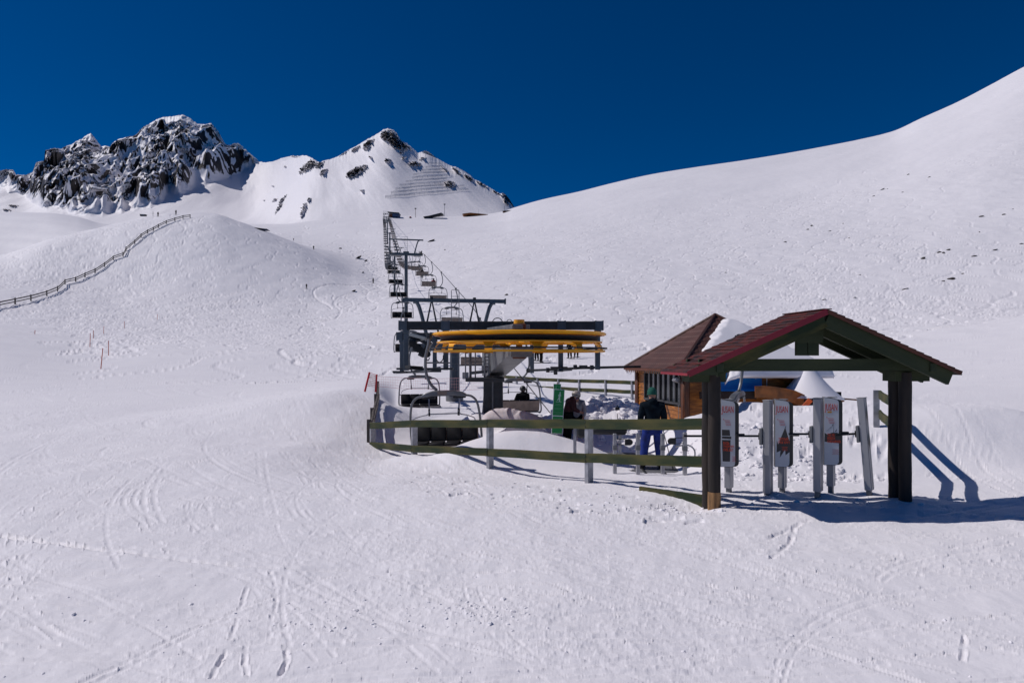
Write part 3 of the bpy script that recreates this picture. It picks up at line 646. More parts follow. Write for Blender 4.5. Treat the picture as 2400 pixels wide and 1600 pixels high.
for sgn in (-1, 1):
    # roof slab per side, its local x along the slope so shingle courses follow it
    L_ = math.hypot(2.0, apz - ez); bm_ = MB(); n1 = 17; n2 = 8; V = []
    rr_ = random.Random(4)
    for i in range(n1):                     # overlapping courses
        a0 = L_ * i / n1; a1 = L_ * (i + 1) / n1 + .02
        for k in range(n2):
            y0 = -.47 + 1.14 * k / n2; y1 = y0 + 1.14 / n2; j = rr_.uniform(0, .006)
            bm_.hexa([(y0, a0, .004), (y1, a0, .004), (y1, a1, .012 + j), (y0, a1, .012 + j), (y0, a0, .012), (y1, a0, .012), (y1, a1, .024 + j), (y0, a1, .024 + j)])
    o = bm_.build('shingle_slope', 'shingle', SH)
    ex = Vector((0, 1, 0)); ey = Vector((sgn * 2.0, 0, ez - apz)).normalized(); ezz = ex.cross(ey)
    if ezz.z < 0: ezz = -ezz
    mw = Matrix((ex, ey, ezz)).transposed().to_4x4(); mw.translation = Vector((apx, 0, apz - .012)); o.matrix_local = mw
    # sheathing boards beneath
    MB().beam((apx + sgn * .003, .1, apz - .030), (apx + sgn * 2.0, .1, ez - .030), 1.08, .03).build('sheathing', 'darkvoid', SH)
    # rake trim
    f_ = MB().beam((apx, -.475, apz - .030), (apx + sgn * 2.0, -.475, ez - .030), .012, .082 if sgn < 0 else .05)
    f_.build('rake_trim', 'redtrim' if sgn < 0 else 'tan', SH)
    MB().beam((apx, .672, apz - .030), (apx + sgn * 2.0, .672, ez - .030), .012, .07).build('rake_trim', 'tan', SH)
    ux = apx + sgn * 2.008
    MB().beam((ux, -.47, ez - .028), (ux, .67, ez - .028), .012, .05).build('eave_trim', 'redtrim' if sgn < 0 else 'steel_grey', SH)
    # rafters
    for yy_ in (-.40, .118, .59):
        e = 1.88 if sgn > 0 else 1.60
        board('rafter', (apx + sgn * .01, yy_, apz - .155), (apx + sgn * e, yy_, rz_(apx + e) - .155), .055, .19 if yy_ < 0 else .17, 'wooddkgreen' if (sgn > 0 or yy_ > 0) else 'woodgreen', SH, 0)
MB().beam((apx, -.47, apz + .004), (apx, .67, apz + .004), .13, .012).build('ridge_cap', 'shingle', SH)
tz = 2.2 - .105
board('tie_beam', (-.28, -.118, tz), (3.24, -.118, tz), .05, .175, 'wooddkgreen', SH, 0)
board('tie_beam', (-.28, .353, tz), (3.24, .353, tz), .05, .175, 'wooddkgreen', SH, 0)
for u in (-.12, 3.02):
    board('cap_block', (u - .26, .118, tz - .17), (u + .28, .118, tz - .17), .30, .15, 'wooddkgreen', SH, 0)
for (uu_, zz_, hh) in ((1.27, 2.33, .32), (1.45, 2.33, .32)): MB().box((uu_ - .02, -.11, zz_ + .06), (.165, .05, hh)).build('king_plank', 'wooddkgreen', SH, bevel=.004)
board('king_plank', (1.15, -.165, 2.50), (1.55, -.165, 2.50), .03, .17, 'wooddkgreen', SH)
for (yy_) in (-.40, .59): board('purlin', (-.40, yy_, 2.03), (-.12, yy_, 2.03), .06, .14, 'wooddkgreen', SH)
board('wall_plate', (-.10, -.45, 2.06), (-.10, .66, 2.06), .10, .12, 'wooddkgreen', SH); board('wall_plate', (3.04, -.45, 2.06), (3.04, .66, 2.06), .10, .12, 'wooddkgreen', SH)

# ------------------------------------------------------------------ turnstiles
def turnstile(loc, rz, label, lean=0.0, panel=True, post_=True, design=0):
    t = thing('turnstile', label, 'ski turnstile', loc, rz, 'ski gate turnstiles under the shelter')
    L1 = Matrix.Rotation(lean, 4, 'Y')
    def fp(m_):
        bmesh.ops.transform(m_.bm, matrix=L1, verts=m_.bm.verts); return m_
    if post_:
        m_ = MB()
        m_.box((0, 0, .82), (.105, .09, 1.42)).box((.0, .051, .82), (.05, .02, 1.40)).box((-.0, .081, .82), (.105, .064, 1.42))
        fp(m_).build('front_post', 'alu', t, bevel=.006)
        fp(MB().box((0, .045, .82), (.107, .012, 1.37))).build('post_groove', 'blackpl', t)
        fp(MB().box((0, .04, 1.538), (.12, .17, .012))).build('post_cap', 'galv', t, bevel=.003)
        fp(MB().box((.0, .0, .02), (.07, .07, .24))).build('post_foot', 'steel_grey', t)
        h_ = fp(MB().box((-.078, -.02, .98), (.045, .10, .26))).build('arm_hub', 'steel_grey', t, bevel=.008)
        fp(MB().cyl((-.10, -.02, .93), (-.10, -.02, 1.03), .028, 12)).build('hub_disc', 'blackpl', h_, smooth=True)
        d = Vector((-math.cos(rz), math.sin(rz), 0)) # world -x in local space
        a0 = Vector((-.09, -.02, .985)); 
        fp(MB().tube([a0, a0 + d * .34], .017, 8)).build('barrier_arm', 'blackpl', t, smooth=True)
    if panel:
        y0 = .40
        m_ = MB().box((.04, y0 + .12, .80), (.10, .07, 1.36)).box((.04, y0 + .19, .80), (.10, .065, 1.36)); m_.build('rear_post', 'alu', t, bevel=.006)
        MB().box((.04, y0 + .15, .04), (.07, .07, .22)).build('post_foot', 'steel_grey', t)
        # rounded reader box
        w_, h0, h1, cr = .222, .47, 1.52, .065; x0 = -.01; pts = []
        pts += [(x0, h0), (x0 + w_ - cr, h0)] + [(x0 + w_ - cr + cr * math.sin(a), h0 + cr - cr * math.cos(a)) for a in np.linspace(.3, 1.57, 5)]
        pts += [(x0 + w_ - cr + cr * math.cos(a), h1 - cr + cr * math.sin(a)) for a in np.linspace(0, 1.57, 6)] + [(x0, h1 + .02)]
        yf = y0 - .05; QM = Matrix.Translation((x0, yf, 0)) @ Matrix.Rotation(R(27), 4, 'Z') @ Matrix.Translation((-x0, -yf, 0))
        MB().prism([(a, yf, b) for a, b in pts], 0, (0, .13, 0)).build('reader_box', 'blackpl', t, bevel=.004, smooth=True).matrix_local = QM
        MB().prism([(x0 + .02 + (a - x0) * 1.0 + .035, yf + .02, (b - 1) * .975 + .995) for a, b in pts], 0, (0, .14, 0)).build('reader_hood', 'blackpl', t, bevel=.004, smooth=True).matrix_local = QM
        f_ = MB().prism([(x0 + (a - x0) * .955 + .006, yf - .006, (b - 1) * .985 + 1) for a, b in pts], 0, (0, .008, 0)).build('reader_panel', 'panelw', t); f_.matrix_local = QM
        def mw(x, z): m2 = Matrix.Rotation(R(90), 4, 'X'); m2.translation = Vector((x, yf - .0075, z)); return m2
        text('lettering', 'JUSAN', .15, 'redtxt', mw(x0 + .018, 1.33), f_, sx=.42, bold=.0008)
        for k in range(4): MB().box((x0 + .10 + .006 * k, yf - .0065, 1.205 - k * .024), (.085 - .01 * (k % 2), .003, .006)).build('small_print', 'redtxt', f_)
        MB().box((x0 + .045, yf - .0065, 1.222), (.012, .003, .012)).build('small_print', 'redtxt', f_)
        def poly(p, mt, nm, dy=0): MB().prism([(x0 + a, yf - .0062 - dy, b) for a, b in p], 0, (0, .003, 0)).build(nm, mt, f_)
        if design == 1:
            poly([(.03, .90), (.05, .83), (.075, .87), (.155, 1.10), (.225, .86), (.225, .72), (.16, .50 + .16), (.155, .75), (.075, .62), (.085, .73), (.03, .70)], 'greytxt', 'mountain_print')
            poly([(.070, .88), (.165, 1.125), (.168, 1.115), (.082, .86)], 'greytxt', 'mountain_outline', .001)
            text('slogan', 'ТЕПЛЫЙ\nПАХ КРУТ', .052, 'orangetxt', mw(x0 + .055, .895), f_, sx=.66, bold=.001)
            for k in range(4): MB().box((x0 + .15, yf - .0095, .79 - k * .018), (.09 - .02 * (k % 2), .003, .004)).build('small_print', 'orangetxt', f_)
        elif design == 2:
            poly([(.012, .98), (.05, .955), (.12, .985), (.19, .985), (.228, .97), (.228, .82), (.012, .84)], 'greytxt', 'hill_print')
            for q in ([(.03, 1.0), (.07, 1.04), (.072, 1.035)], [(.07, 1.035), (.10, 1.075), (.103, 1.068)], [(.105, 1.05), (.135, 1.13), (.138, 1.11)], [(.138, .98), (.141, 1.15), (.145, .98)], [(.16, 1.0), (.19, 1.05), (.18, 1.005)]): poly(q, 'greytxt', 'peak_outline', .001)
            text('slogan', 'ТЫ, НЕ\nИЗБЕЖ\nСНЕЖИННО', .052, 'orangetxt', mw(x0 + .05, .93), f_, sx=.62, bold=.001)
            MB().box((x0 + .085, yf - .0065, 1.305), (.06, .003, .026)).build('yellow_tag', 'yellowtxt', f_)
            for k in range(5): MB().box((x0 + .17, yf - .0065, .72 - k * .018), (.10 - .02 * (k % 2), .003, .004)).build('small_print', 'redtxt', f_)
        else:
            poly([(.02, 1.06), (.135, 1.06), (.145, .965), (.02, .965)], 'greytxt', 'can_print'); poly([(.02, .955), (.16, .955), (.16, .915), (.02, .92)], 'greytxt', 'can_print')
            poly([(.02, .90), (.150, .90), (.142, .56), (.03, .56)], 'greytxt', 'can_print')
            text('slogan', 'БУДЬ\nЭНЕРГИЧ.\nСКВ, БЕТ', .052, 'orangetxt', mw(x0 + .04, .83), f_, sx=.66, bold=.001)
            for k in range(5): MB().box((x0 + .20, yf - .0065, .64 - k * .018), (.06 - .02 * (k % 2), .003, .004)).build('small_print', 'redtxt', f_)
        s_ = MB().tube([(x0 + w_ - .005, yf + .08, .985), Vector((x0 + w_ - .005, yf + .08, .985)) + Vector((math.cos(rz), -math.sin(rz), 0)) * .13], .022, 8)
        s_.build('stub_arm', 'blackpl', t, smooth=True)
        MB().box((x0 + .10, yf + .10, h1 + .016), (.12, .10, .012)).build('panel_lid', 'steel_grey', t)
    return t
TY = R(-41)
def tpos(px, py, D): p = P(px, py, D); return (p.x, D, p.z)
turnstile(tpos(1668, 1172, 10.25), TY, 'turnstile half hidden behind the left shelter post, its panel printed with a dark can', design=0)
turnstile(tpos(1798, 1172, 10.25), TY, 'turnstile whose panel shows a black pointed mountain over jagged spikes', design=1)
turnstile(tpos(1916, 1168, 10.2), TY, 'turnstile whose panel has a small yellow tag and a black hill with thin peaks', design=2)
turnstile(tpos(2038, 1165, 10.3), TY, 'leaning grey turnstile post without a panel, nearest the right shelter post', lean=R(-4.5), panel=False)

# ------------------------------------------------------------------ fences
def fence(name, label, pts, tops, rails, wth=.045, mrail='woodgreen', mpost='galv', pw=.10, cat='fence', group=None, postskip=(), below=.25, dpost=.05, side=-1, posthts=None):
    """pts: post feet (x, D); tops: rail-top heights z at each post for every rail; rails: list of (list of z, height)"""
    base = Vector((pts[0][0], pts[0][1], gz(*pts[0]))); t = thing(name, label, cat, base, 0, group)
    for i, (x, D) in enumerate(pts):
        if i in postskip: continue
        j = min(i, len(pts) - 2); d = Vector((pts[j + 1][0] - pts[j][0], pts[j + 1][1] - pts[j][1], 0)).normalized(); n_ = Vector((d.y, -d.x, 0)) * side
        c = Vector((x, D, 0)) + n_ * -(wth / 2 + dpost / 2 + .002); zb = gz(x, D) - below; zt = tops[i]
        MB().beam(c + Vector((0, 0, zb)), c + Vector((0, 0, zt)), pw, dpost, up=d).build('post', mpost, t, world=True, bevel=.003)
    k = 0
    for zs, ht in rails:
        for i in range(len(pts) - 1):
            if zs[i] is None or zs[i + 1] is None: continue
            a = Vector((pts[i][0], pts[i][1], zs[i] - ht / 2)) - base; b = Vector((pts[i + 1][0], pts[i + 1][1], zs[i + 1] - ht / 2)) - base; d = (b - a).normalized() * .003
            k += 1; board('rail', a + d, b - d, wth, ht, mrail, t, .02, k)
    if pw > .12:                                         # coach bolts on the rails in front of each post
        for i, (x, D) in enumerate(pts):
            if i in postskip: continue
            j = min(i, len(pts) - 2); d = Vector((pts[j + 1][0] - pts[j][0], pts[j + 1][1] - pts[j][1], 0)).normalized(); n_ = Vector((d.y, -d.x, 0)) * side
            for zs, ht in rails:
                for dz in (-.045, .045):
                    c = Vector((x, D, zs[i] - ht / 2 + dz)) + n_ * (wth / 2); MB().cyl(c - n_ * .01, c + n_ * .012, .012, 8).build('bolt', 'steel_dark', t, world=True)
    return t
def fx(px, D): return ((px - CX) / F * D, D)
FP = [fx(1661, 9.85), fx(1374, 12.1), fx(1143, 14.4), fx(965, 16.4), fx(868, 18.4)]
FT = [-.90, -1.13, -1.34, -1.53, -1.78]
ff = fence('board_fence', 'front green board fence with two rails on metal posts, running left from the shelter', FP, [z - .01 for z in FT],
      [([(HY - 980) / F * 9.85, (HY - 982.5) / F * 12.1, (HY - 983) / F * 14.4, (HY - 984) / F * 16.4, (HY - 990) / F * 18.4], .172),
       ([(HY - 1070) / F * 9.85, (HY - 1063) / F * 12.1, (HY - 1050) / F * 14.4, (HY - 1043) / F * 16.4, (HY - 1040) / F * 18.0], .165)], postskip=(0,), side=-1, pw=.14, dpost=.09)
a = Vector((*fx(1661, 9.82), (HY - 1176) / F * 9.82)); b = Vector((*fx(1500, 10.9), -2.20)); bs = WL[ff.name].to_translation()
board('low_rail', a - bs, b - bs, .04, .19, 'woodgreen', ff, 0, 5)
# side fence going away on the left, weathered
SP = [fx(869, 18.6), fx(876, 20.8), fx(884, 24.0), fx(888, 27.0)]
sf = fence('side_fence', 'weathered grey plank fence half buried in drifted snow, seen end-on at the left corner', SP, [-1.72, -1.56, -1.30, -.95],
      [([-1.76, -1.60, -1.36, -1.05], .20), ([-2.05, -1.92, -1.72, -1.45], .2)], mrail='oldwood', mpost='oldwood', side=1, pw=.12)
# rear fence
RP = []
for k, (px, D) in enumerate([(1178, 45), (1213, 43.6), (1262, 42), (1311, 40.5), (1360, 39), (1422, 37), (1484, 35), (1552, 33.2), (1640, 31.5)]): RP.append(fx(px, D))
rt = [879, 881, 885, 887, 889, 890, 892, 894, 897]
rb = [900, 902, 904, 906, 909, 911, 914, 917, 921]
RD = [p[1] for p in RP]
fence('rear_fence', 'long two-rail fence across the snow behind the loading area', RP, [(HY - r_ - 1) / F * D for r_, D in zip(rt, RD)],
      [([(HY - r_) / F * D for r_, D in zip(rt, RD)], .20), ([(HY - r_) / F * D for r_, D in zip(rb, RD)], .20)], side=-1, pw=.13, dpost=.09, mrail='woodgreen')
QP = [fx(2062, 14.4), fx(2096, 11.9), (5.78, 10.1)]
fence('right_fence', 'short green board fence running from the snow bank to the right shelter post', QP, [(HY - 914) / F * 14.4, -.80, -.85],
      [([(HY - 915) / F * 14.4, -.74, -.84], .17), ([(HY - 960) / F * 14.4, -1.16, -1.26], .17)], postskip=(1, 2), side=-1, pw=.12, dpost=.08)
# hill fence with many sections on the left knoll
hp = [(-40, 735), (0, 723), (38, 715), (75, 706), (112, 695), (136, 684), (154, 668), (178, 661), (200, 651), (224, 640), (246, 626), (266, 612), (290, 602), (297, 590), (316, 573), (331, 560), (346, 549), (360, 543), (372, 535), (390, 526), (410, 519), (430, 514), (446, 512)]
hw = [hit(px, py) for px, py in hp]; pts = [(q.x, q.y) for q in hw]; gg = [q.z for q in hw]
fence('hill_fence', 'long brown rail fence climbing over the snowy knoll at the left', pts, [z + 1.35 for z in gg],
      [([z + 1.25 for z in gg], .22), ([z + .70 for z in gg], .18)], wth=.10, mrail='oldwood', mpost='oldwood', pw=.22, dpost=.2, side=1)

# ------------------------------------------------------------------ safety net with red poles
nt_ = thing('safety_net', 'sagging faded red safety net strung low behind the chairs', 'safety net', (*fx(860, 24), gz(*fx(860, 24))))
np_ = [(P(886, 882, 26), P(886, 905, 26)), (P(935, 884, 28), P(935, 910, 28)), (P(1000, 888, 30), P(1000, 912, 30)), (P(1070, 886, 32), P(1070, 915, 32)), (P(1130, 880, 34), P(1130, 912, 34)), (P(1185, 884, 36), P(1185, 905, 36))]
mb = MB()
for i in range(len(np_) - 1):
    (a0, b0), (a1, b1) = np_[i], np_[i + 1]; n = 12
    for k in range(5):
        t = k / 4; mb.tube([a0.lerp(b0, t), a1.lerp(b1, t)], .004 if k % 4 else .008, 3)
    for k in range(n): mb.tube([a0.lerp(a1, k / n), b0.lerp(b1, k / n)], .0035, 3)
mb.build('netting', 'net', nt_, world=True)
for (px, a0, b0, lab) in ((865, (866, 872), (855, 908), 'leaning red pole at the far left end of the net by the fence'), (880, (883, 877), (880, 909), 'upright red pole beside the weathered fence post')):
    A = P(*a0, 24); B = P(*b0, 24) - Vector((0, 0, .15)); o = thing('net_pole', lab, 'pole', B)
    MB().tube([B, A], .035, 8).build('shaft', 'redpole', o, world=True, smooth=True)
mb = MB(); a0, b0, a1, b1 = P(866, 872, 24), P(857, 904, 24), P(882, 878, 24), P(880, 906, 24)
for k in range(8):
    t = k / 7; mb.tube([a0.lerp(b0, t), a1.lerp(b1, t)], .006, 3); mb.tube([a0.lerp(a1, t), b0.lerp(b1, t)], .006, 3)
mb.build('net_end', 'redpole', nt_, world=True)

# ------------------------------------------------------------------ chairlift line
def xl(D, side): return -.1955 * D + (1.45 if side == 0 else 6.2)
LZ = [(17.5, .62), (19, .62), (33, .72), (36, .95), (45, 3.3), (58, 6.3), (72, 9.5), (88, 13.0), (105, 16.6), (150, 23.0), (200, 31.2), (320, 60), (450, 93), (580, 123), (700, 152)]
def rz0(D): return float(pchip([p[0] for p in LZ], [p[1] for p in LZ], D))
LA = math.atan(.1955)
rope = thing('haul_rope', 'steel haul rope looping round the yellow wheel and up the mountain', 'rope', (xl(19, 0), 19, rz0(19)))
for side in (0, 1):
    q = [Vector((xl(D, side), D, rz0(D))) for D in list(np.linspace(18.6, 60, 22)) + list(np.linspace(65, 700, 60))]
    MB().tube(q, [.022 + .00012 * p.y for p in q], 6).build('strand', 'cable', rope, world=True, smooth=True)

# chair: origin at the rope grip, +Y = direction of travel, +X = outer side
def make_chair():
    t = thing('lift_chair', 'tmp', 'chairlift chair')
    cx = -.35
    hp_ = smooth_path([(0, 0, -.03), (.03, 0, -.2), (.12, 0, -.55), (.13, 0, -.95), (.02, 0, -1.28), (-.16, 0, -1.47)], 5)
    g_ = MB().tube(hp_, [.042] * len(hp_), 8).build('hanger', 'steel_grey', t, smooth=True)
    MB().box((0, 0, 0), (.10, .42, .10)).box((0, .0, .06), (.16, .30, .05)).build('grip', 'steel_dark', g_, bevel=.01)
    # saddle beam with rounded shoulders
    prof = [(-.62, -1.66), (-.60, -1.585), (-.50, -1.53), (-.30, -1.485), (.30, -1.475), (.50, -1.52), (.60, -1.58), (.63, -1.66), (.30, -1.625), (-.28, -1.63)]
    MB().prism([(cx + a, -.09, b) for a, b in prof], 0, (0, .18, 0)).build('saddle_beam', 'steel_grey', t, bevel=.02, smooth=True)
    MB().box((cx - .42, 0, -1.665), (.34, .14, .06)).box((cx + .42, 0, -1.665), (.34, .14, .06)).build('pivot_blocks', 'rubber', t, bevel=.01)
    MB().box((cx + .04, .093, -1.545), (.26, .006, .10)).box((cx + .04, -.093, -1.545), (.26, .006, .10)).build('number_plate', 'beige', t)
    for s_ in (-1, 1):
        fr = smooth_path([(cx + s_ * .58, 0, -1.62), (cx + s_ * .75, 0, -1.66), (cx + s_ * .88, 0, -1.80), (cx + s_ * .945, -.02, -2.1), (cx + s_ * .97, -.10, -2.55), (cx + s_ * .97, -.17, -2.84), (cx + s_ * .95, -.02, -2.97), (cx + s_ * .95, .40, -2.95)], 5)
        MB().tube(fr, .032, 8).build('side_frame', 'steel_grey', t, smooth=True)
    # restraint bar
    for s_ in (-1, 1):
        r_ = MB().beam((cx + s_ * .42, .02, -1.68), (cx + s_ * .40, .16, -2.05), .035, .05).build('bar_strut', 'galv', t)
        MB().beam((cx + s_ * .405, .13, -1.97), (cx + s_ * .398, .18, -2.15), .05, .06).build('strut_grip', 'rubber', r_)
    rb_ = smooth_path([(cx - .86, .30, -2.34), (cx - .82, .26, -2.22), (cx - .62, .20, -2.15), (cx - .46, .18, -2.12), (cx - .38, .18, -2.10), (cx + .38, .18, -2.10), (cx + .46, .18, -2.12), (cx + .62, .20, -2.15), (cx + .82, .26, -2.22), (cx + .86, .30, -2.34)], 4)
    MB().tube(rb_, .016, 6).build('restraint_bar', 'galv', t, smooth=True)
    # backrest: cushions on the front, pale panel behind
    for k in range(4):
        x0 = cx - .86 + .43 * k
        MB().hexa([(x0 + .012, -.115, -2.86), (x0 + .418, -.115, -2.86), (x0 + .418, -.175, -2.86), (x0 + .012, -.175, -2.86), (x0 + .012, -.215, -2.40), (x0 + .418, -.215, -2.40), (x0 + .418, -.27, -2.40), (x0 + .012, -.27, -2.40)]).build('back_cushion', 'cushion', t, bevel=.018, smooth=True)
        MB().box((x0 + .215, .16, -2.90), (.41, .50, .09)).build('seat_cushion', 'cushion', t, bevel=.03, smooth=True)
    MB().hexa([(cx - .88, -.180, -2.88), (cx + .88, -.180, -2.88), (cx + .88, -.20, -2.88), (cx - .88, -.20, -2.88), (cx - .88, -.275, -2.45), (cx + .88, -.275, -2.45), (cx + .88, -.295, -2.45), (cx - .88, -.295, -2.45)]).build('back_panel', 'beige', t, bevel=.004)
    MB().box((cx, .15, -2.955), (1.86, .46, .02)).build('seat_base', 'beige', t)
    MB().tube([(cx - .95, -.235, -2.43), (cx + .95, -.235, -2.43)], .022, 6).tube([(cx - .95, -.16, -2.93), (cx + .95, -.16, -2.93)], .026, 6).build('cross_tubes', 'steel_grey', t, smooth=True)
    return t
chair0 = make_chair(); first = [True]
def far_chair():
    """the same chair as one light mesh, for the ones of a few pixels"""
    bm = bmesh.new(); mats = []
    stack = list(chair0.children_recursive)
    for o in stack:
        if o.name.split('.')[0] in ('pivot_blocks', 'number_plate', 'strut_grip'): continue
        b0 = len(bm.faces); bm.from_mesh(o.data); bm.faces.ensure_lookup_table(); mt = o.data.materials[0]
        if mt not in mats: mats.append(mt)
        for f in bm.faces[b0:]: f.material_index = mats.index(mt)
    me = bpy.data.meshes.new('lift_chair'); bm.to_mesh(me); bm.free()
    for mt in mats: me.materials.append(mt)
    return me
farme = far_chair()
def place_chair(D, side, label, group=None, far=False, tilt=0.0, yaw=0.0):
    if far:
        o = bpy.data.objects.new('lift_chair', farme); C.objects.link(o); o['category'] = 'chairlift chair'
    elif first[0]: o = chair0; first[0] = False
    else: o = copy_tree(chair0)
    o.location = (xl(D, side), D, rz0(D) - .05); o.rotation_euler = (0, tilt, LA + (math.pi if side == 0 else 0) + yaw); o['label'] = label
    if group: o['group'] = group
    if side == 0 and D < 20: o.location.x -= .15
    bpy.context.view_layer.update(); WL[o.name] = o.matrix_world.copy(); return o
gl = 'chairs coming down the left side of the lift'; gr = 'chairs going up the right side of the lift'
SPC = 13.6
near_l = ['nearest empty grey chair with black cushions, hanging left of the yellow wheel', 'empty chair with black cushions just behind the nearest one, in front of the red net',
 'empty chair half hidden behind the left gantry posts', 'empty chair hanging left of the tall tower pole, the lower of two', 'empty chair hanging left of the tall tower pole, the upper of two', 'empty left-side chair just below the crossarm of the tall tower', 'empty left-side chair level with the tall tower']
near_r = ['chair carrying a rider in black, loading behind the grey column', 'chair with a beige back seen beneath the yellow wheel', 'chair hanging behind the flat crossbar of the low gantry tower', 'empty chair with a beige back, alone to the right of the tall tower pole', 'chair carrying one rider in red, beside the tall tower pole', 'chair with a beige back and one dark rider just below the tall tower arm', 'chair hanging right under the sheaves of the tall tower']
chairs = []
for k in range(50):
    D = 18.2 + SPC * k
    if D > 698: break
    if k < 7: chairs.append(place_chair(D, 0, near_l[k], gl, yaw=R(-13) if k == 0 else 0, tilt=R(2) if k == 0 else 0))
    else: place_chair(D, 0, 'small distant empty chair high on the left side of the lift line', gl + ', far off', far=True)
rch = []
for k in range(49):
    D = 28.6 + SPC * k
    if D > 698: break
    if k < 7: rch.append(place_chair(D, 1, near_r[k], gr))
    else: place_chair(D, 1, 'small distant chair high on the right side of the lift line', gr + ', far off', far=True)

# towers
def tower(D, zb, label, polew=.30, hgt=None, near_=False, topw=5.4, topdz=1.9, ladder=True):
    xm = (xl(D, 0) + xl(D, 1)) / 2; zr = rz0(D); t = thing('lift_tower', label, 'lift tower', (xm, D, zb), LA)
    zt = zr - zb
    n = 6
    p_ = MB().tube([(0, 0, -.5), (0, 0, zt - .35)], [polew, polew * .82], 20).build('pole', 'steel_blue', t, smooth=True)
    MB().cyl((0, 0, -.3), (0, 0, .25), polew * 1.6, 20).build('footing', 'steel_grey', t, smooth=True)
    MB().box((0, 0, zt - .30), (5.2, .42, .38)).box((-.0, 0, zt - .02), (.9, .5, .3)).build('crossarm', 'steel_blue', t, bevel=.02)
    for s_ in (-1, 1):
        x_ = s_ * 2.36
        b_ = MB().beam((x_ - s_ * .16, -1.6, zt - .18), (x_ - s_ * .16, 1.6, zt - .18), .08, .26).build('sheave_beam', 'steel_dark', t)
        for k in range(6): MB().cyl((x_ - .05, -1.4 + .56 * k, zt - .10), (x_ + .05, -1.4 + .56 * k, zt - .10), .20, 14).build('sheave', 'rubber', b_, smooth=True)
        # catwalk
        MB().box((s_ * 1.75, .55, zt - .52), (1.1, .5, .05)).build('catwalk', 'steel_grey', t)
        MB().tube([(s_ * 1.3, .78, zt - .5), (s_ * 1.3, .78, zt + .45), (s_ * 2.2, .78, zt + .45), (s_ * 2.2, .78, zt - .5)], .02, 5).build('handrail', 'steel_grey', t)
    # lifting frame above
    mb = MB().box((0, 0, zt + topdz), (topw, .16, .20))
    for s_ in (-1, 1):
        mb.tube(smooth_path([(s_ * (topw / 2 - .55), 0, zt + topdz - .08), (s_ * (topw / 2 - .85), 0, zt + topdz - .35), (s_ * (topw / 2 - 1.35), 0, zt - .15)], 4), .10, 8)
    mb.build('lifting_frame', 'steel_blue', t, smooth=True)
    MB().box((-topw / 2, 0, zt + topdz), (.06, .24, .30)).box((topw / 2, 0, zt + topdz), (.06, .24, .30)).build('end_plates', 'steel_blue', t)
    if ladder:
        l_ = MB()
        for s_ in (-.2, .2): l_.tube([(s_ + .0, -.30 - polew * .3, .8), (s_, -.30, zt + topdz + .5)], .02, 5)
        for k in range(int((zt + topdz) / .35)):
            z = .9 + .35 * k; l_.tube([(-.2, -.32, z), (.2, -.32, z)], .014, 4)
        l_.build('ladder', 'steel_grey', t)
    return t
t0 = tower(35, gz((xl(35, 0) + xl(35, 1)) / 2, 35), 'low lift tower with a wide flat top bar just behind the gantry', .29, topdz=2.15)
zt = rz0(35) - gz((xl(35, 0) + xl(35, 1)) / 2, 35)
for s_ in (-1.2, 1.05):
    mb = MB()
    for q in (-1, 1): mb.tube([(s_, 0, zt + 2.2), (s_ + q * .42, 0, zt + .1)], [.035, .06], 8)
    mb.box((s_, 0, zt + 2.25), (.14, .2, .16)).build('hoist_strut', 'steel_dark', t0, smooth=True)
tower(105, gz((xl(105, 0) + xl(105, 1)) / 2, 105), 'tall grey lift tower with a flat top frame, the most prominent on the line', .31, topdz=2.0, topw=5.3)
tower(200, gz((xl(200, 0) + xl(200, 1)) / 2, 200), 'third lift tower up the line, crowded by the chairs below it', .34)
tower(320, gz((xl(320, 0) + xl(320, 1)) / 2, 320), 'distant lift tower with two bare poles showing below the chairs', .40, ladder=False)
tower(450, gz((xl(450, 0) + xl(450, 1)) / 2, 450), 'distant lift tower on the upper slope', .42, ladder=False)
tower(570, gz((xl(570, 0) + xl(570, 1)) / 2, 570), 'distant lift tower second from the top of the line', .42, ladder=False)
tower(690, gz((xl(690, 0) + xl(690, 1)) / 2, 690), 'topmost lift tower at the crest', .42, ladder=False)

# ------------------------------------------------------------------ return station
WC = Vector((.20, 18.6, 0))
cx_, cD = fx(1153, 22.3); cz = gz(cx_, cD)
ST = thing('return_station', 'steel return station with column, cantilever head and large yellow bullwheel', 'lift station', (cx_, cD, cz))
# column of three profiles
mb = MB()
mb.beam((cx_ - .13, cD + .02, cz - .6), (cx_ - .10, cD, .05), .30, .34, up=(1, 0, 0)).beam((cx_ + .20, cD - .05, cz - .6), (cx_ + .18, cD - .05, .05), .34, .36, up=(1, 0, 0))
mb.build('column', 'steel_dark', ST, world=True, bevel=.02)
MB().beam((cx_ + .03, cD - .24, cz - .5), (cx_ + .03, cD - .24, -.3), .05, .05, up=(1, 0, 0)).beam((cx_ - .34, cD - .1, cz - .6), (cx_ - .16, cD - .1, -.3), .06, .1, up=(1, 0, 0)).build('column_rail', 'steel_grey', ST, world=True)
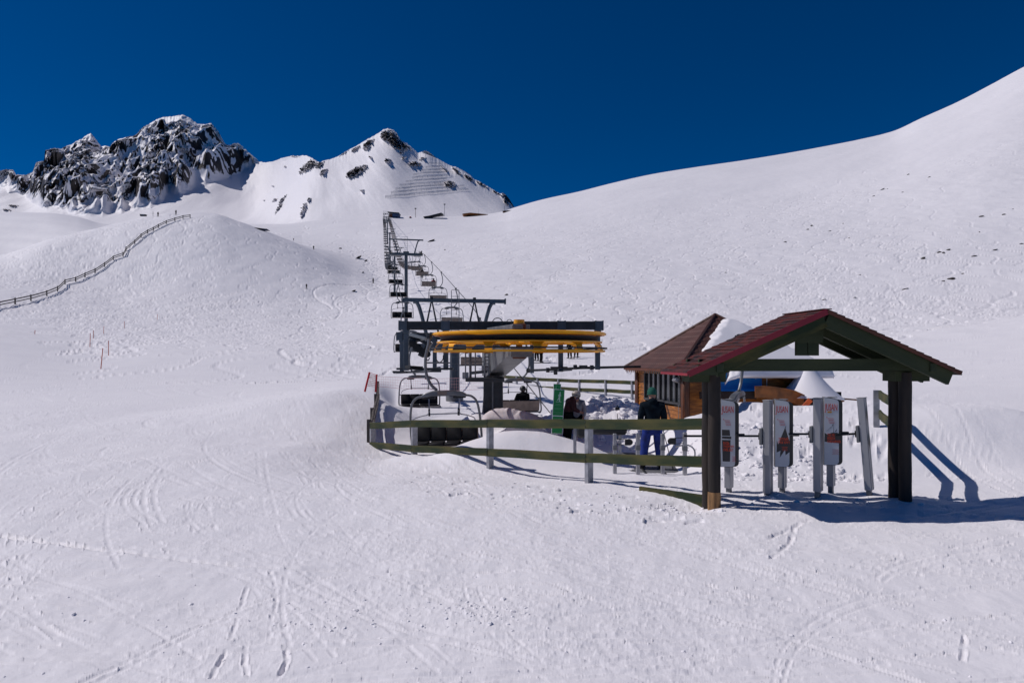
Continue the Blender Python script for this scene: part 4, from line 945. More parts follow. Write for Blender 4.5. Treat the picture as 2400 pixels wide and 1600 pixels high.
# cantilever head towards the hub
a0 = P(1132, 828, 22.0); hub = Vector((WC.x + .02, WC.y, .0))
def quad_arm(prof, w2, name, mt):
    """profile in the plane from column to hub: list of (t along, z)"""
    A = Vector((cx_ + .05, cD, 0)); B = Vector((WC.x, WC.y, 0)); d = (B - A); n_ = Vector((-d.y, d.x, 0)).normalized()
    MB().prism([A + d * t + Vector((0, 0, z)) - n_ * w2 / 2 for t, z in prof], 0, n_ * w2).build(name, mt, ST, world=True, bevel=.015)
quad_arm([(-.12, -.62), (.10, -.62), (.95, .02), (1.08, .02), (1.08, .30), (-.12, .30)], .62, 'cantilever_arm', 'steel_grey')
quad_arm([(-.10, .92), (1.06, .78), (1.06, .92), (-.10, 1.0)], .5, 'upper_arm', 'steel_grey')
MB().box((WC.x, WC.y, .12), (.38, .42, .30)).build('axle_box', 'tan', ST, world=True, bevel=.02)
MB().box((WC.x, WC.y, .86), (.38, .42, .16)).build('axle_box', 'tan', ST, world=True, bevel=.02)
MB().cyl((WC.x, WC.y, .10), (WC.x, WC.y, 1.02), .09, 20).build('axle', 'yellow', ST, world=True, smooth=True)
# bullwheel
BW = MB().lathe([(2.30, .60), (2.36, .60), (2.41, .625), (2.41, .66), (2.36, .685), (2.28, .685), (2.16, .672), (2.16, .640), (2.28, .640)], (WC.x, WC.y, 0), 96).build('bullwheel', 'yellow', ST, world=True, smooth=True)
MB().lathe([(2.13, .44), (2.22, .44), (2.17, .50), (2.22, .575), (2.13, .575)], (WC.x, WC.y, 0), 96).build('rubber_liner', 'rubber', BW, world=False, inv=WL[ST.name].inverted(), smooth=True)
INV = WL[ST.name].inverted()
def wp(m_, nm, mt): return m_.build(nm, mt, BW, inv=INV, smooth=True)
wp(MB().lathe([(2.12, .40), (2.30, .40), (2.30, .435), (2.12, .435)], (WC.x, WC.y, 0), 96), 'lower_flange', 'yellow')
wp(MB().lathe([(2.10, .42), (2.13, .42), (2.13, .66), (2.10, .66)], (WC.x, WC.y, 0), 96), 'rim_web', 'yellow')
wp(MB().lathe([(2.40, .235), (2.44, .235), (2.44, .275), (2.40, .275)], (WC.x, WC.y, 0), 96), 'deflector_ring', 'rubber')
wp(MB().lathe([(2.30, .150), (2.38, .150), (2.38, .20), (2.30, .20)], (WC.x, WC.y, 0), 96), 'guard_ring', 'yellow')
for k in range(12):
    mb = MB(); a = 6.2832 * (k + .35) / 12; c, s_ = math.cos(a), math.sin(a); tn = Vector((-s_, c, 0))
    def q(r_, z, w_): p = Vector((WC.x + c * r_, WC.y + s_ * r_, z)); return [p - tn * w_, p + tn * w_]
    for (r0, z0_, w0, r1, z1_, w1) in ((2.20, .42, .22, 2.30, .32, .10), (2.30, .32, .10, 2.34, .17, .10)):
        A, B = q(r0, z0_, w0), q(r1, z1_, w1); th = Vector((c, s_, 0)) * .02
        mb.hexa([A[0], A[1], A[1] + th, A[0] + th, B[0], B[1], B[1] + th, B[0] + th])
    wp(mb, 'ring_bracket', 'yellow')
for k in range(8):
    mb = MB(); a = 6.2832 * (k + .2) / 8; c, s_ = math.cos(a), math.sin(a)
    mb.beam((WC.x + c * .2, WC.y + s_ * .2, .44), (WC.x + c * 2.12, WC.y + s_ * 2.12, .44), .16, .05)
    mb.beam((WC.x + c * .2, WC.y + s_ * .2, .60), (WC.x + c * 2.12, WC.y + s_ * 2.12, .60), .10, .03)
    mb.beam((WC.x + c * .2, WC.y + s_ * .2, .52), (WC.x + c * 2.12, WC.y + s_ * 2.12, .52), .02, .16)
    wp(mb, 'spoke', 'yellow')
wp(MB().cyl((WC.x, WC.y, .36), (WC.x, WC.y, .72), .34, 28), 'hub', 'yellow')
wp(MB().cyl((WC.x, WC.y, .94), (WC.x, WC.y, 1.06), .15, 20), 'hub_cap', 'yellow')
# gantry beams and hanging guide legs
for (D, pxa, pxb, py, th, nm) in ((22.3, 935, 1413, 763, .28, 'gantry_beam'), (27, 930, 1324, 788, .28, 'gantry_beam')):
    A, B = P(pxa, py, D), P(pxb, py, D); o = MB().beam(A, B, .3, th).build(nm, 'steel_dark', ST, world=True, bevel=.02)
    mb = MB()
    for u in ((.02, .06) if 1 else ()): pass
    for xx_ in ((937, 954, 1036, 1054, 1307, 1324, 1395, 1412) if D < 25 else (931, 944, 1010, 1022)):
        p = P(xx_, py, D); mb.box(p, (.035, .36, th + .05))
    mb.build('collar_plates', 'steel_blue', o, inv=INV)
    mb = MB()
    for (xa, xb) in (((937, 954), (1036, 1054), (1307, 1324), (1395, 1412)) if D < 25 else ((931, 944), (1010, 1022))): mb.box(P((xa + xb) / 2, py, D), (.22, .335, th + .02))
    mb.build('clamp_sleeves', 'steel_blue', o, inv=INV)
for (D, px, pyt, pyb, w_) in ((22.3, 952.5, 772, 868, .145), (22.3, 1045, 772, 867, .15), (22.3, 1314, 772, 871, .17), (22.3, 1400.5, 772, 866, .18), (27, 942, 796, 874, .145), (27, 1019, 796, 872, .14), (27, 1247, 796, 874, .15)):
    A, B = P(px, pyt, D), P(px, pyb, D)
    MB().beam(A, B, w_, .16, up=(1, 0, 0)).beam(A - Vector((0, 0, -.0)), A - Vector((0, 0, .12)), w_ + .12, .2, up=(1, 0, 0)).build('guide_leg', 'steel_blue', ST, world=True, bevel=.01)
def gr_(pts, w_, h_, nm='guide_rail', mt='steel_dark'):
    mb = MB()
    for i in range(len(pts) - 1): mb.beam(pts[i], pts[i + 1], w_, h_)
    return mb.build(nm, mt, ST, world=True, bevel=.004)
gr_([P(930, 864, 22.6), P(1062, 864, 22.2)], .10, .07); gr_([P(920, 871, 20.6), P(975, 872, 20.8), P(1030, 861, 27)], .10, .06)
gr_([P(925, 874, 20.6), P(978, 872, 21.0)], .25, .04, 'guide_plate', 'steel_grey'); gr_([P(975, 873, 20.5), P(1000, 864, 24.0)], .5, .03, 'guide_plate', 'steel_grey')
gr_([P(955, 860, 21.5), P(985, 862, 21.8)], .35, .10, 'rubber_bumper', 'rubber'); gr_([P(1000, 869, 26), P(1034, 869, 26)], .1, .1, 'guide_plate')
gr_([P(1235, 868, 24), P(1290, 866, 23.2), P(1360, 862, 22.6), P(1500, 859, 24.5)], .09, .085)
gr_([P(1290, 861, 22.0), P(1330, 861, 22.0)], .12, .06); gr_([P(1290, 871, 22.2), P(1340, 867, 22.2)], .35, .03, 'guide_plate', 'steel_grey')
mb = MB()
for (px, py, D) in ((1238, 868, 24), (1284, 867, 23), (1348, 860, 22.6), (1387, 861, 22.8), (1302, 872, 22.2)): mb.box(P(px, py, D), (.12, .2, .16))
mb.build('rail_clamps', 'steel_dark', ST, world=True, bevel=.01)
MB().box(P(1367, 858, 22.5), (.27, .2, .07)).build('switch_box', 'steel_dark', ST, world=True, bevel=.01)
# drive machinery behind the left of the wheel
mb = MB()
for (px, py, w_, h_) in ((968, 800, .28, .22), (978, 815, .25, .30), (990, 828, .22, .26), (1003, 812, .16, .4), (992, 800, .5, .12), (972, 790, .5, .1)): mb.box(P(px, py, 25), (w_, .4, h_), Matrix.Rotation(R(25), 3, 'Y'))
mb.build('tension_gear', 'steel_dark', ST, world=True, bevel=.02)
mb = MB()
for k in range(5): mb.cyl(P(966 + 9 * k, 806 + 6 * k, 24.6), P(966 + 9 * k, 806 + 6 * k, 24.9), .12, 14)
mb.build('guide_wheels', 'rubber', ST, world=True, smooth=True)
gr_([P(960, 783, 24), P(1010, 797, 22)], .08, .10, 'strut', 'steel_blue'); gr_([P(1000, 850, 22), P(1055, 850, 22)], .05, .05, 'strut', 'steel_grey')
MB().tube(smooth_path([P(1022, 836, 22), P(1024, 845, 22), P(1031, 849, 22), P(1038, 842, 22), P(1039, 832, 22)], 5), .018, 6).tube(smooth_path([P(998, 838, 22), P(1003, 845, 22), P(1007, 838, 22)], 5), .018, 6).build('hoses', 'rubber', ST, world=True, smooth=True)
MB().tube([p for p in arc(P(1166, 757, 21.9), .17, 0, 6.2, 18, (1, 0, 0), (0, 0, 1))], .015, 5).tube([p for p in arc(P(1194, 755, 21.9), .09, 0, 6.2, 14, (1, 0, 0), (0, 0, 1))], .012, 5).build('coiled_cable', 'rubber', ST, world=True, smooth=True)
# service platform with ladder
PL = MB().beam(P(1093, 889, 21.4), P(1182, 889, 21.4), .9, .12).build('service_platform', 'steel_dark', ST, world=True, bevel=.01)
mb = MB().beam(P(1103, 874, 21.6), P(1142, 870, 21.6), .05, .10)
for x_ in (1091, 1101, 1104, 1114): mb.tube([P(x_, 886, 21.2), P(x_, 818, 21.2)], .022, 5)
for y_ in (846, 826): mb.tube([P(1091, y_ + 2, 21.2), P(1101, y_ - 1, 21.2)], .02, 5)
for k in range(9): mb.tube([P(1101, 822 + 7.5 * k, 21.3), P(1104, 822 + 7.5 * k, 21.3)], .012, 4)
for y_ in (822, 848): mb.tube([P(1104, y_, 21.2), P(1140, y_ - 1, 21.6)], .016, 5)
mb.build('platform_rail', 'steel_grey', PL, inv=INV)
mb = MB()
for x_ in (1136, 1146): mb.tube([P(x_, 880, 21.2), P(x_, 808, 21.2)], .025, 6)
for k in range(8): mb.tube([P(1136, 812 + 8 * k, 21.2), P(1146, 812 + 8 * k, 21.2)], .016, 5)
mb.build('column_ladder', 'steel_grey', ST, world=True)
MB().box(P(1139, 862, 21.5), (.28, .25, .18)).box(P(1091, 880, 21.6), (.20, .12, .22)).build('control_box', 'galv', ST, world=True, bevel=.01)
MB().tube([P(1198, 854, 21.5), P(1290, 968, 17.5)], .014, 6).build('stay_rope', 'cable', ST, world=True)

# ------------------------------------------------------------------ wooden hut with pyramid roof
HF = Vector((5.5, 22.0, -2.62)); HS = 5.3
H = thing('wooden_hut', 'orange varnished plank hut with brown pyramid roof beside the loading area', 'hut', HF, R(10))
ze, za = 2.20, 4.20; i0, i1 = .45, 4.85
# walls as shiplap rows
def wall(nm, a, b, nrm_, z0_, z1_, mt, holes=()):
    a = Vector(a); b = Vector(b); n_ = Vector(nrm_); mb = MB(); z = z0_; L_ = (b - a).length; d = (b - a).normalized(); hgt = .135
    while z < z1_ - .02:
        segs = [(0, L_)]
        for (x0, x1, h0, h1) in holes:
            if z + hgt > h0 + .01 and z < h1 - .01:
                new = []
                for s0, s1 in segs:
                    if x0 > s0: new.append((s0, min(s1, x0)))
                    if x1 < s1: new.append((max(s0, x1), s1))
                segs = [q for q in new if q[1] - q[0] > .02]
        for s0, s1 in segs:
            p, q = a + d * s0, a + d * s1; t0_, t1_ = .045, .02
            mb.hexa([p + Vector((0, 0, z)), q + Vector((0, 0, z)), q + n_ * t0_ + Vector((0, 0, z)), p + n_ * t0_ + Vector((0, 0, z)), p + Vector((0, 0, z + hgt - .004)), q + Vector((0, 0, z + hgt - .004)), q + n_ * t1_ + Vector((0, 0, z + hgt - .004)), p + n_ * t1_ + Vector((0, 0, z + hgt - .004))])
        z += hgt
    return mb.build(nm, mt, H)
wall('wall', (i0, i1, 0), (i0, i0, 0), (-1, 0, 0), -.3, ze - .02, 'hutwood', [(.85, 4.15, 1.03, 2.05)])
wall('wall', (i0, i0, 0), (i1, i0, 0), (0, -1, 0), -.3, ze - .02, 'hutwood'); wall('wall', (i1, i0, 0), (i1, i1, 0), (1, 0, 0), -.3, ze - .02, 'hutwood'); wall('wall', (i1, i1, 0), (i0, i1, 0), (0, 1, 0), -.3, ze - .02, 'hutwood')
for (x_, y_) in ((i0, i0), (i0, i1), (i1, i0), (i1, i1)):
    MB().box((x_, y_, ze / 2 - .15), (.26, .26, ze + .28)).build('corner_log', 'hutdark', H, bevel=.05, smooth=True)
# window with mullions and panes in the left wall
wy0, wy1 = i1 - 4.15, i1 - .85
WN = MB().box((i0 - .03, (wy0 + wy1) / 2, 1.03), (.12, wy1 - wy0 + .1, .09)).box((i0 - .03, (wy0 + wy1) / 2, 2.05), (.12, wy1 - wy0 + .1, .06)).box((i0 - .03, wy0, 1.54), (.118, .08, .98)).box((i0 - .03, wy1, 1.54), (.118, .08, .98)).build('window', 'winframe', H, bevel=.006)
MB().box((i0 + .0, (wy0 + wy1) / 2, 1.54), (.012, wy1 - wy0, .98)).build('pane', 'glassdark', WN)
mb = MB()
for k in range(1, 7): mb.box((i0 - .03, wy0 + (wy1 - wy0) * k / 7, 1.54), (.06, .07 if k % 2 else .10, .955))
mb.build('mullion', 'winframe', WN)
MB().beam((i0 - .02, wy1 + .05, 2.095), (i0 - .02, wy0 - .05, 2.095), .15, .03).build('sill_trim', 'galv', WN)
# zigzag valance under the left eave
mb = MB()
for k in range(26):
    y_ = .05 + .2 * k; mb.prism([(.03, y_, ze - .03), (.03, y_ + .2, ze - .03), (.03, y_ + .1, ze - .16)], 0, (.02, 0, 0))
mb.build('valance', 'brownboard', H)
# roof faces
def roof_face(c0, c1, nm='roof_slope'):
    c0, c1 = Vector(c0), Vector(c1); ap = Vector((HS / 2, HS / 2, za)); e = (c1 - c0); L_ = e.length; d = e.normalized()
    bm = bmesh.new(); NR, NC = 60, 150; mid = (c0 + c1) / 2; up = (ap - mid); n_ = d.cross(up).normalized()
    if n_.z < 0: n_ = -n_
    rows_ = []
    for i in range(NR + 1):
        t = i / NR; row = []
        for j in range(NC + 1):
            a_ = L_ * (t / 2 + (1 - t) * j / NC); p = c0 + d * a_ + up * t; f_ = (t * 10) % 1.0
            off = .030 * (1 - f_) * (1 if t < 1 else 0) + .014 * abs(math.sin(a_ * math.pi / .19))
            row.append(bm.verts.new(p + n_ * off))
        rows_.append(row)
    for i in range(NR):
        for j in range(NC): bm.faces.new((rows_[i][j], rows_[i][j + 1], rows_[i + 1][j + 1], rows_[i + 1][j]))
    bmesh.ops.remove_doubles(bm, verts=bm.verts, dist=.0005)
    me = bpy.data.meshes.new(nm); bm.to_mesh(me); bm.free(); me.materials.append(M['tile'])
    o = bpy.data.objects.new(nm, me); C.objects.link(o); o.parent = H
    MB().prism([c0 - n_ * .02, c1 - n_ * .02, ap - n_ * .02], 0, -n_ * .04).build('roof_deck', 'darkvoid', H)
    return n_, up, d
cc = [(0, 0, ze), (HS, 0, ze), (HS, HS, ze), (0, HS, ze)]
fn = roof_face(cc[0], cc[1]); roof_face(cc[1], cc[2]); roof_face(cc[2], cc[3]); roof_face(cc[3], cc[0])
ap = Vector((HS / 2, HS / 2, za))
for q in cc:
    q = Vector(q); dd_ = (ap - q).normalized(); MB().tube([q + Vector((0, 0, .035)) - dd_ * .02, ap + Vector((0, 0, .05))], .055, 8).build('hip_cap', 'tile', H, smooth=True)
MB().beam((0, HS, ze - .02), (0, 0, ze - .02), .03, .09).beam((0, 0, ze - .02), (HS, 0, ze - .02), .03, .09).build('eave_board', 'tan', H)
# snow lying on the front slope, sliding over the eave
n_, up, d = fn; bm = bmesh.new(); NR, NC = 60, 120; rows_ = []
for i in range(NR + 1):
    t = -.10 + 1.02 * i / NR; row = []
    for j in range(NC + 1):
        a_ = HS * (j / NC) * 1.04; ed0 = a_ - HS * t / 2; ed1 = HS * (1 - t / 2) + .25 - a_
        ed = min(ed0 - .40 - .10 * mnoise.noise(Vector((t * 9, 2, 0))) - 1.5 * min(1, max(0, (.20 - t) / .20)), ed1, (1.0 - t) * 4.0 - .45)
        ed += .10 * mnoise.noise(Vector((a_ * 5, t * 16, 4)))
        th = .26 * min(1, max(0, ed) / .30)**.5 if ed > 0 else -.03
        p = Vector(cc[0]) + d * a_ + up * t + n_ * (th + .02 * mnoise.noise(Vector((a_ * 1.5, t * 5, 0))))
        if t < 0: p += Vector((0, .12 * (-t) * 10 * .2, -.10 * (-t / .10)**2)) - n_ * max(0, -t * 1.2)
        row.append((bm.verts.new(p), ed))
    rows_.append(row)
for i in range(NR):
    for j in range(NC):
        q = [rows_[i][j], rows_[i][j + 1], rows_[i + 1][j + 1], rows_[i + 1][j]]
        if max(e for _, e in q) > 0: bm.faces.new([v for v, _ in q])
bmesh.ops.delete(bm, geom=[v for v in bm.verts if not v.link_faces], context='VERTS')
sb = bmesh.ops.extrude_face_region(bm, geom=bm.faces[:])
for v in sb['geom']:
    if isinstance(v, bmesh.types.BMVert): v.co -= n_ * .10 
bmesh.ops.recalc_face_normals(bm, faces=bm.faces)
me = bpy.data.meshes.new('roof_snow'); bm.to_mesh(me); bm.free(); me.materials.append(M['snowsoft']); me.polygons.foreach_set('use_smooth', [True] * len(me.polygons))
o = bpy.data.objects.new('roof_snow', me); C.objects.link(o); o.matrix_world = WL[H.name]; tag(o, 'thick smooth snow lying on the front slope of the hut roof and hanging over its eave', 'snow')
for k, (x_, ln) in enumerate([(1.9, .22), (2.15, .12), (2.45, .18), (2.72, .30), (2.9, .18), (3.12, .62), (3.35, .22), (3.55, .12), (3.8, .2)]):
    p = WL[H.name] @ Vector((x_, -.10, ze - .02)); o = MB().tube([(0, 0, 0), (.004, 0, -ln * .5), (0, 0, -ln)], [.016, .009, .002], 6).build('icicle', 'ice', smooth=True)
    o.location = p; tag(o, 'thin icicle hanging from the snowy front eave of the hut', 'icicle', 'icicles along the hut eave')
# banner
bx0, bx1 = 1.06, 3.22
B_ = thing('banner', 'blue price banner with pale lettering fixed to the front wall of the hut', 'banner', WL[H.name] @ Vector((bx0, i0 - .07, 1.46)), R(10))
MB().box(((bx1 - bx0) / 2, 0, .335), (bx1 - bx0, .012, .67)).build('sheet', 'banner', B_)
def bmw(x, z): m2 = Matrix.Rotation(R(90), 4, 'X'); m2.translation = Vector((x, -.009, z)); return m2
text('heading', 'СКИПАСС ТАРИФЫ', .085, 'bannertxt', bmw(.30, .52), B_, sx=.9, bold=.001)
text('subheading', 'ВЗРОСЛЫЙ, ДЕТСКИЙ', .055, 'bannertxt', bmw(.34, .43), B_, sx=.9)
for k in range(3): MB().box((.66, -.008, .37 - .035 * k), (.34 - .06 * k, .003, .008)).build('small_print', 'bannertxt', B_)
MB().box((.26, -.008, .195), (.10, .003, .018)).build('dash_mark', 'white', B_)
for k in range(4): MB().tube([(.40 + .075 * k, -.009, .18), (.40 + .075 * k, -.009, .23)], [.008, .016], 6).build('figure_mark', 'white', B_)
for k in range(6): MB().box((1.62, -.008, .52 - .04 * k), (.30 if k % 2 else .22, .003, .006)).build('small_print', 'bannertxt', B_)
# floodlight on the corner
fl = MB().box((.02, .0, 0), (.18, .26, .14), Matrix.Rotation(R(25), 3, 'Y')).build('floodlight', 'galv', H, bevel=.015); fl.location = (.22, .72, 1.86)
MB().tube([(.10, 0, .05), (.16, 0, .25)], .012, 6).build('bracket', 'winframe', fl)
mb = MB().tube(smooth_path([(i0 - .08, .80, 1.02), (i0 - .09, .78, .7), (i0 - .08, .82, .25)], 4), .012, 6); mb.build('cable', 'galv', H)
# low canopy to the right, bent under the snow
CP = thing('canopy', 'sagging orange-brown canopy edge under a heap of snow at the right of the hut', 'canopy', P(1800, 930, 21.6))
top = [(1770, 906), (1795, 905), (1815, 907), (1840, 911), (1862, 916), (1884, 926)]; bot = [(1770, 932), (1795, 932), (1815, 934), (1840, 938), (1862, 945), (1884, 956)]
mb = MB()
for k in range(5):
    q = [P(*top[k], 21.9), P(*top[k + 1], 21.9), P(*bot[k + 1], 21.9), P(*bot[k], 21.9)]; b2 = [p + Vector((0, .05, 0)) for p in q]
    mb.hexa([q[3], q[2], b2[2], b2[3], q[0], q[1], b2[1], b2[0]])
mb.build('fascia', 'brownboard', CP, world=True)
mb = MB()
for k in range(5):
    a, b = P(*top[k], 21.85), P(*top[k + 1], 21.85); mb.beam(a, b, .12, .035)
mb.build('edge_trim', 'brownboard', CP, world=True)
MB().beam(P(1640, 926, 22.1), P(1772, 926, 22.1), .10, .24).build('painted_shade', 'darkvoid', CP, world=True)  # near-black strip, shadow of the opening below the banner put into its colour
MB().prism([P(1884, 926, 21.9), P(1905, 936, 21.7), P(1972, 938, 22.6), P(1972, 990, 22.6), P(1905, 972, 21.7), P(1884, 956, 21.9)], 0, (0, .3, 0)).build('recess_shade_panel', 'darkvoid', CP, world=True)  # solid panel coloured near-black to stand for the dark of a recess
MB().beam(P(1882, 956, 21.6), P(1900, 936, 21.5), .22, .16).build('orange_bracket', 'orangebox', CP, world=True, bevel=.01)
MB().beam(P(1974, 938, 22.4), P(1974, 975, 22.4), .10, .10, up=(1, 0, 0)).build('corner_post', 'brownboard', CP, world=True)
MB().beam(P(1975, 934, 22.5), P(2022, 938, 22.9), .12, .05).build('edge_trim', 'brownboard', CP, world=True)
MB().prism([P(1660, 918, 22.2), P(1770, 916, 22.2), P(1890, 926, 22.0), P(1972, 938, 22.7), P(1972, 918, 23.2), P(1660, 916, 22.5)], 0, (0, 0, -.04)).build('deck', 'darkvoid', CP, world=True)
# snow heap on it
bm = bmesh.new(); c0_ = P(1893, 930, 22.6); NR, NC = 30, 64; rows_ = []
for i in range(NR + 1):
    r_ = i / NR
    row = []
    for j in range(NC):
        a_ = 6.2832 * j / NC; rx = 1.22 if math.cos(a_) > 0 else 1.0; ry = .95
        hgt = 1.12 * (1 - r_)**1.25 * (1 + .0) * math.exp(-.2 * r_) + (.10 if r_ < 1 else 0) * (1 - r_**4)
        x_ = rx * r_ * math.cos(a_); y_ = ry * r_ * math.sin(a_); sh = .06 * mnoise.noise(Vector((x_ * 1.6, y_ * 1.6, 3)))
        row.append(bm.verts.new(c0_ + Vector((x_, y_, hgt + sh * (1 - r_) - .09 * max(0, math.cos(a_)) * r_))))
    rows_.append(row)
for i in range(NR):
    for j in range(NC): bm.faces.new((rows_[i][j], rows_[i + 1][j], rows_[i + 1][(j + 1) % NC], rows_[i][(j + 1) % NC]))
bm.faces.new(rows_[-1]); bmesh.ops.remove_doubles(bm, verts=bm.verts, dist=.001); bmesh.ops.recalc_face_normals(bm, faces=bm.faces)
me = bpy.data.meshes.new('snow_heap'); bm.to_mesh(me); bm.free(); me.materials.append(M['snowsoft']); me.polygons.foreach_set('use_smooth', [True] * len(me.polygons))
o = bpy.data.objects.new('snow_heap', me); C.objects.link(o); tag(o, 'smooth cone of snow slumped on the canopy to the right of the hut', 'snow heap')

# spare chair parked in the snow before the hut
sc = copy_tree(chair0); sc.location = P(1741, 838, 18.4) + Vector((0, 0, .56)); sc.rotation_euler = (R(4), R(-6), R(58)); sc['label'] = 'spare grey chair standing half buried in the snow before the hut banner'
# snow-covered tarpaulin at the foot of the column
bm = bmesh.new(); NR, NC = 22, 30; rows_ = []; c0_ = P(1205, 985, 20.0)
for i in range(NR + 1):
    row = []
    for j in range(NC + 1):
        x_ = -1.0 + 1.95 * j / NC; y_ = -.45 + .9 * i / NR; e = max(0, 1 - (x_ / 1.02)**2) * max(0, 1 - (y_ / .46)**2)
        h_ = .42 * e**.5 * (1.05 - .45 * x_) + .10 * abs(mnoise.noise(Vector((x_ * 3, y_ * 3, 2)))) * (e > 0)
        row.append(bm.verts.new(c0_ + Vector((x_, y_, h_ - .12))))
    rows_.append(row)
for i in range(NR):
    for j in range(NC): bm.faces.new((rows_[i][j], rows_[i][j + 1], rows_[i + 1][j + 1], rows_[i + 1][j]))
bmesh.ops.recalc_face_normals(bm, faces=bm.faces)
me = bpy.data.meshes.new('tarpaulin'); bm.to_mesh(me); bm.free(); me.materials.append(M['tarp']); o = bpy.data.objects.new('tarpaulin', me); C.objects.link(o)
tag(o, 'crumpled pinkish white tarpaulin lying in the snow at the foot of the column', 'tarpaulin')

# ------------------------------------------------------------------ loading area gates, boards, small sign
def lgate(px, yt, D, label, pad=0, yb=1078):
    p = P(px, yt, D); zb = gz(p.x, D); t = thing('loading_gate', label, 'lift gate', (p.x, D, zb), 0, 'grey loading gate posts'); h_ = p.z - zb
    MB().box((0, 0, h_ / 2 - .1), (.07, .10, h_ + .2)).build('post', 'galv', t, bevel=.006)
    MB().box((0, 0, .55), (.09, .12, .10)).build('post_collar', 'steel_grey', t, bevel=.004)
    if pad:
        s_ = pad; zz = h_ - .17
        for k in (-.058, .058): MB().tube([(s_ * .03, -.03, zz + k + .01), (s_ * .26, -.06, zz + k)], .008, 6).build('pad_rod', 'steel_dark', t)
        pts = [(.20, -.066), (.30, -.066)] + [(.30 + .066 * math.cos(a), .066 * math.sin(a)) for a in np.linspace(-1.2, 1.2, 7)] + [(.30, .066), (.20, .066)]
        MB().prism([(s_ * a, -.09, zz + b) for a, b in pts], 0, (0, .05, 0)).build('pad', 'rubber', t, bevel=.01, smooth=True)
    return t
lgate(1441, 1016, 14.0, 'loading gate post with a black pad on its right, left of the blue trousers', 1)
lgate(1495, 1017, 13.6, 'plain loading gate post touching the left ski pole of the man in blue trousers')
lgate(1553, 1016, 13.8, 'plain loading gate post just right of the blue trousers')
lgate(1605, 1013, 13.6, 'loading gate post with a black pad on its left, nearest the shelter', -1)
x_, D_ = fx(1400, 14.9); t = thing('gate_motor', 'long black gate arm and drive lying low left of the loading gates', 'gate drive', (x_, D_, gz(x_, D_)), R(-6))
MB().box((.15, 0, .62), (1.0, .3, .16)).box((-.35, 0, .6), (.22, .36, .28)).build('housing', 'blackpl', t, bevel=.05, smooth=True); MB().box((-.5, 0, .3), (.07, .1, .9)).box((.5, 0, .25), (.07, .1, .8)).build('legs', 'galv', t)
x_, D_ = fx(1622, 14.2); t = thing('bent_hoop', 'bent grey steel hoop standing in the snow between the loading gates and the shelter', 'hoop', (x_, D_, gz(x_, D_)))
MB().tube(smooth_path([(-.35, 0, .42), (-.12, 0, .46), (.03, 0, .38), (.06, 0, .22), (-.04, 0, -.1)], 5), .018, 6).build('tube', 'galv', t, smooth=True)
x0_, D0_ = fx(1430, 16.6)
mb = MB(); mt_ = []
for (px, D) in ((1370, 17.2), (1520, 17.0), (1650, 14.6), (1520, 13.8), (1430, 15.0)): xx, dd = fx(px, D); mt_.append(Vector((xx, dd, gz(xx, dd) + .06)))
mb.prism([Vector((p.x, p.y, -2.46)) for p in mt_], 0, (0, 0, .03)); o = mb.build('loading_mat', 'matgrey'); tag(o, 'flat grey rubber mat on the snow between the loading gates', 'mat')
p = P(1447, 1000, 19.2); t = thing('stake_sign', 'tiny black plate on a thin stake in front of the ploughed snow pile', 'sign', p)
MB().tube([(0, 0, -.4), (0, 0, .38)], .010, 5).build('stake', 'steel_dark', t); MB().box((0, 0, .53), (.125, .02, .10)).build('plate', 'blackpl', t, bevel=.01); MB().box((0, 0, .61), (.03, .03, .04)).build('knob', 'blackpl', t)

